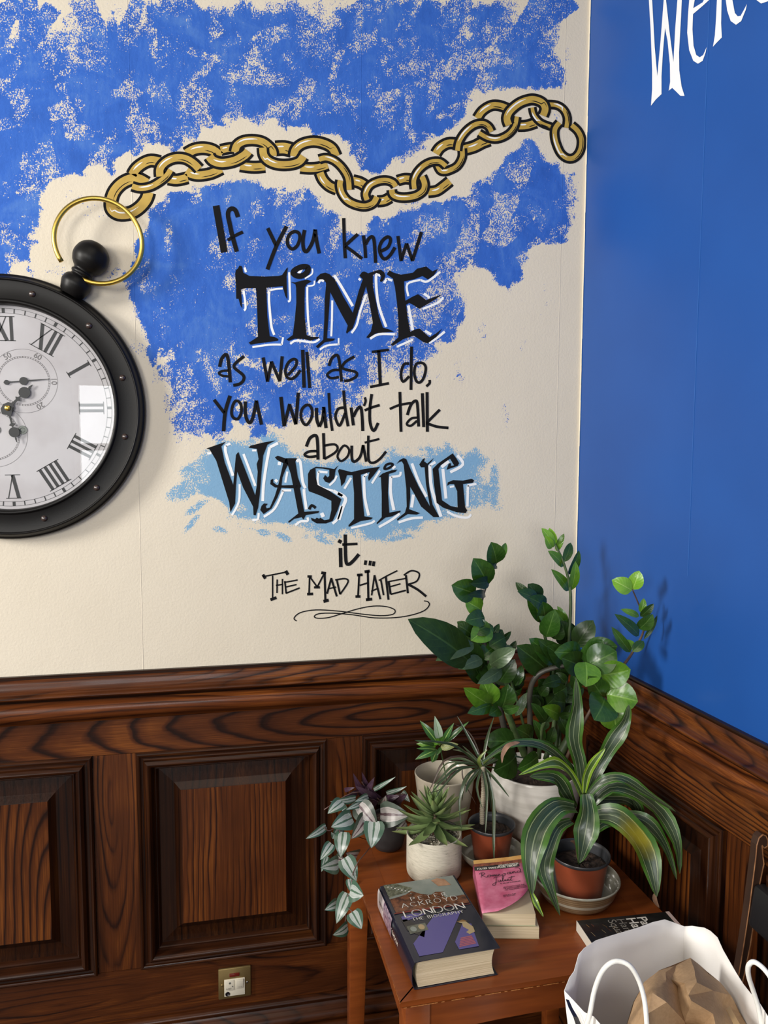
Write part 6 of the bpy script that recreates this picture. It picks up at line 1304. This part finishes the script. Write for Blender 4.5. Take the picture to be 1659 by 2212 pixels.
for z0_, z1_c in ((.60, .64),):
    mb.add([Vector((xs(z)+dx, y, z)) for z, dx in ((z0_, -.008), (z0_, .008), (z1_c, .008), (z1_c, -.008)) for y in (YP+.004, YP-.34+.004-.03+.026)], [(0, 1, 3, 2), (2, 3, 5, 4), (4, 5, 7, 6), (6, 7, 1, 0), (0, 2, 4, 6), (1, 7, 5, 3)])
mb.build('back_rail', m_ch, chair, bevel=.002)
mb = MB(); mb.add([Vector((xs(z)+dx, y, z)) for z, dx in ((.770, -.016), (.770, .010), (.846, .010), (.846, -.016)) for y in (YP-.0, YP-.352)], [(0, 1, 3, 2), (2, 3, 5, 4), (4, 5, 7, 6), (6, 7, 1, 0), (0, 2, 4, 6), (1, 7, 5, 3)]); mb.build('back_pad', m_pad, chair, bevel=.007)
x_b = pp[0][0]+.012; YS0, YS1 = YP-.37, YP+TK
mb = MB(); mb.box((x_b-.40, YS0+.002, .405), (x_b+.005, YS1-.002, .440)); mb.build('seat_frame', m_ch, chair, bevel=.003)
mb = MB(); mb.box((x_b-.395, YS0+.010, .438), (x_b-.022, YS1-.010, .462)); mb.build('seat_pad', m_pad, chair, bevel=.008)
for (x, y) in ((x_b-.385, YS0+.022), (x_b-.385, YS1-.022), (x_b-.010, YS0+.018), (x_b-.010, YS1-.018)):
    mb = MB(); back = x > x_b-.1
    mb.add([Vector((x+sx*r+(.03 if back and z == 0 else 0)*0, y+sy*r, z)) for z, r in ((.006, .012), (.47 if back else .41, .017)) for sx, sy in ((-1, -1), (1, -1), (1, 1), (-1, 1))], [(3, 2, 1, 0), (4, 5, 6, 7), (0, 1, 5, 4), (1, 2, 6, 5), (2, 3, 7, 6), (3, 0, 4, 7)]); mb.build('leg', m_ch, chair, bevel=.002)

# ------------------------------------------------------------------ white paper carrier bag
m_bag = newmat('white_kraft_paper', (.87, .845, .81), rough=.75); g = NT(m_bag)
g.bump(g.math('ADD', g.noise(g.obj(), 9, 2, .5), g.math('MULTIPLY', g.noise(g.obj(), 60, 3, .5), .12)), .5, .004)
SZ = .4635
bag = empty('paper_carrier_bag', (.625, .90, SZ), 'open white paper carrier bag with twisted handles in the bottom right corner', 'bag')
rim = [(1219,2140,.985),(1230,2112,1.0),(1240,2098,1.01),(1250,2062,1.025),(1262,2048,1.035),(1288,2031,1.055),(1330,2018,1.07),(1375,2005,1.085),(1410,1992,1.10),(1436,1986,1.105),(1448,1990,1.105),(1478,2001,1.11),(1495,2000,1.10),(1522,2004,1.085),(1535,2011,1.07),(1550,2025,1.05),(1562,2052,1.02),(1578,2080,.99),(1592,2104,.97),(1606,2126,.945),(1622,2146,.92),(1640,2165,.90),(1662,2200,.86)]
RT = [P(*r, clamp=False) for r in rim] + [Vector((.752, .80, .800)), Vector((.745, .72, .80)), Vector((.70, .685, .815)), Vector((.60, .68, .825)), Vector((.530, .70, .820)), Vector((.515, .76, .815)), Vector((.505, .84, .812))]
RT += [P(1300,2216,.905,False), P(1283,2196,.93,False), P(1262,2186,.95,False), P(1238,2160,.972,False)]
nr = len(RT); bot = []
# footprint rectangle on the seat, walked in the same order as the rim
ft = [Vector((.500, .975, SZ)), Vector((.515, 1.085, SZ)), Vector((.690, 1.095, SZ)), Vector((.738, 1.06, SZ)), Vector((.742, .73, SZ)), Vector((.52, .72, SZ))]
for p in RT:
    c = Vector((.622, .90, 0)); d = Vector((p.x-c.x, p.y-c.y, 0))
    sx = .108/max(1e-6, abs(d.x)); sy = .175/max(1e-6, abs(d.y)); s = min(sx, sy); bot.append(Vector((c.x+d.x*s, c.y+d.y*s, SZ)))
mb = MB(); LV = 12; vs = []; rngb = random.Random(8)
jit = [[rngb.uniform(-1, 1) for _ in range(nr)] for _ in range(LV+1)]
cB = Vector((.622, .90, 0))
for j in range(LV+1):
    t = j/LV
    for i in range(nr):
        p = bot[i].lerp(RT[i], t**.9 if True else t); k = .004*jit[j][i]*math.sin(math.pi*min(1, t))
        d = Vector((p.x-cB.x, p.y-cB.y, 0)).normalized(); vs.append(p+d*k)
fs = [(j*nr+i, j*nr+(i+1) % nr, (j+1)*nr+(i+1) % nr, (j+1)*nr+i) for j in range(LV) for i in range(nr)]
fs.append(tuple(range(nr-1, -1, -1))); mb.add(vs, fs); o = mb.build('paper_walls', m_bag, bag, smooth=True, auto=.9)
md = o.modifiers.new('s', 'SOLIDIFY'); md.thickness = .0006; md.offset = 0
m_hd = newmat('twisted_paper_cord', (.82, .81, .76), rough=.7); g = NT(m_hd); g.bump(g.noise(g.obj(), 260, 2, .5), .4, .001)
for pts in ([(1264,2222,.928),(1274,2190,.925),(1284,2140,.925),(1300,2100,.92),(1320,2080,.915),(1340,2077,.912),(1362,2088,.905),(1380,2118,.90),(1391,2155,.893),(1396,2195,.885),(1398,2240,.88)],
            [(1645,2215,.872),(1638,2175,.875),(1627,2140,.875),(1617,2108,.87),(1617,2086,.865),(1628,2078,.86),(1645,2088,.85),(1662,2108,.84),(1680,2140,.835),(1695,2190,.83),(1700,2230,.825)]):
    mb = MB(); mb.tube(cat([P(*q_, clamp=False) for q_ in pts], 5), .0034, 8); mb.build('handle', m_hd, bag, smooth=True)
# black printed line on the near outside
mb = MB(); q_ = [(1222,2158,.974),(1228,2176,.965),(1238,2196,.957),(1246,2220,.95)]
stroke(mb, [(0, 0), (1, 0), (2, 0), (3, 0)], .001, lambda x, y: Vector((0, 0, 0))) if False else None
pl = [P(a, b, c-.006, False) for a, b, c in q_]; pr2 = [P(a+7+i*2, b+2, c-.006, False) for i, (a, b, c) in enumerate(q_)]
mb.add(pl+pr2, [(0, 1, 5, 4), (1, 2, 6, 5), (2, 3, 7, 6)]); mb.build('printed_line', m_blk, bag)

# brown paper bag crumpled inside
m_kraft = newmat('brown_kraft_paper', rough=.75); g = NT(m_kraft)
g.col(g.ramp(g.noise(g.obj(), 200, 3, .6), [(.3, (.36, .225, .115)), (.7, (.44, .285, .155))])); g.bump(g.noise(g.obj(), 26, 3, .5), .45, .004)
V = {k: P(*v, clamp=False) for k, v in dict(a=(1350,2225,.93), b=(1368,2165,.955), c=(1392,2122,.975), d=(1425,2096,.99), e=(1460,2083,1.005), f=(1491,2069,1.015), g=(1512,2086,1.01), h=(1532,2103,1.0), i=(1556,2122,.985), j=(1578,2150,.965), k=(1595,2182,.945), l=(1612,2212,.925), m=(1625,2250,.90),
     n=(1440,2100,.98), o=(1452,2116,.972), p=(1436,2124,.95), q=(1412,2128,.945), r=(1484,2102,.965), s=(1481,2125,.935), t=(1488,2150,.915), u=(1494,2162,.905), v=(1520,2178,.90), w=(1541,2190,.895), x=(1576,2196,.925), y=(1565,2174,.95), z=(1540,2140,.945), A=(1503,2100,.955), B=(1504,2122,.925), C=(1466,2152,.948), D=(1470,2180,.935), E=(1480,2208,.925), F=(1480,2260,.89), G=(1410,2145,.92), H=(1440,2165,.905), I=(1400,2190,.90), J=(1390,2260,.88), K=(1500,2230,.93), L=(1560,2260,.86), M=(1466,2130,.965), N=(1525,2110,.985)).items()}
KP = dict(a=(1345,2225),b=(1368,2165),c=(1392,2122),d=(1425,2096),e=(1460,2083),f=(1491,2069),g=(1512,2086),h=(1532,2103),i=(1556,2122),j=(1578,2150),k=(1595,2182),l=(1612,2212),m=(1635,2265),
  n=(1440,2100),o=(1452,2116),p=(1436,2124),q=(1412,2128),r=(1484,2102),s=(1481,2125),t=(1488,2150),u=(1494,2162),v=(1520,2178),w=(1541,2190),x=(1576,2196),y=(1565,2174),z=(1540,2140),A=(1503,2100),B=(1500,2120),C=(1470,2150),D=(1466,2176),E=(1473,2206),F=(1480,2260),G=(1410,2145),H=(1440,2165),I=(1400,2190),J=(1380,2270),K=(1500,2230),L=(1560,2270),M=(1470,2130),N=(1525,2110))
from mathutils.geometry import delaunay_2d_cdt
ks = list(KP); dl2 = delaunay_2d_cdt([Vector(KP[c]) for c in ks], [(ks.index(a_), ks.index(b_)) for a_, b_ in ('fr', 'rs', 'st', 'tu', 'uv', 'vw', 'no', 'op', 'CD', 'DE', 'fA', 'AB', 'Bt', 'zy', 'yw')], [], 0, 1e-6)
mb = MB(); orig = [o_[0] for o_ in dl2[3]]
mb.add([V[ks[i_]] for i_ in orig], [tuple(f_) for f_ in dl2[2]])
kb = empty('brown_paper_bag', (.64, .92, .60), 'crumpled brown paper bag stuffed inside the white carrier bag', 'bag')
cb = [V[c] for c in 'abcdefghijklm']; low_ = [Vector((.5+.22*(i/12), .99-.12*abs(i/12-.3), SZ+.03)) for i in range(13)]
ob = mb.build('paper_folds', m_kraft, kb)
bm = bmesh.new(); bm.from_mesh(ob.data); bmesh.ops.remove_doubles(bm, verts=bm.verts, dist=1e-5); bmesh.ops.recalc_face_normals(bm, faces=bm.faces)
bmesh.ops.subdivide_edges(bm, edges=bm.edges, cuts=2, use_grid_fill=True)
from mathutils import noise as mnoise
for v_ in bm.verts:
    nz = mnoise.noise(v_.co*38); v_.co += Vector((.3, -.8, .5))*nz*.0030
for f_ in bm.faces: f_.smooth = True
for e_ in bm.edges:
    if len(e_.link_faces) == 2 and e_.calc_face_angle(0) > .62: e_.smooth = False
bm.to_mesh(ob.data); bm.free()
mb = MB(); n = 13; vs = cb+[Vector((min(max(p.x, .535), .70), min(max(p.y+.02, .80), 1.0), SZ+.012)) for p in cb]
mb.add(vs, [(i, i+1, n+i+1, n+i) for i in range(n-1)]); mb.build('paper_back', m_kraft, kb)
m_stk = newmat('pale_birch_wood', (.55, .36, .17), rough=.6)
mb = MB(); a = P(1572,2177,.925,False); b = P(1640,2300,.80,False); d = (b-a).normalized(); s_ = Vector((.0045, .002, 0)); h_ = Vector((0, 0, .0008))
mb.add([a-s_-h_, a+s_-h_, b+s_-h_, b-s_-h_, a-s_+h_, a+s_+h_, b+s_+h_, b-s_+h_], [(3, 2, 1, 0), (4, 5, 6, 7), (0, 1, 5, 4), (1, 2, 6, 5), (2, 3, 7, 6), (3, 0, 4, 7)])
tag(mb.build('wooden_stirrer', m_stk), 'flat pale wooden stick poking up inside the white carrier bag', 'stick')
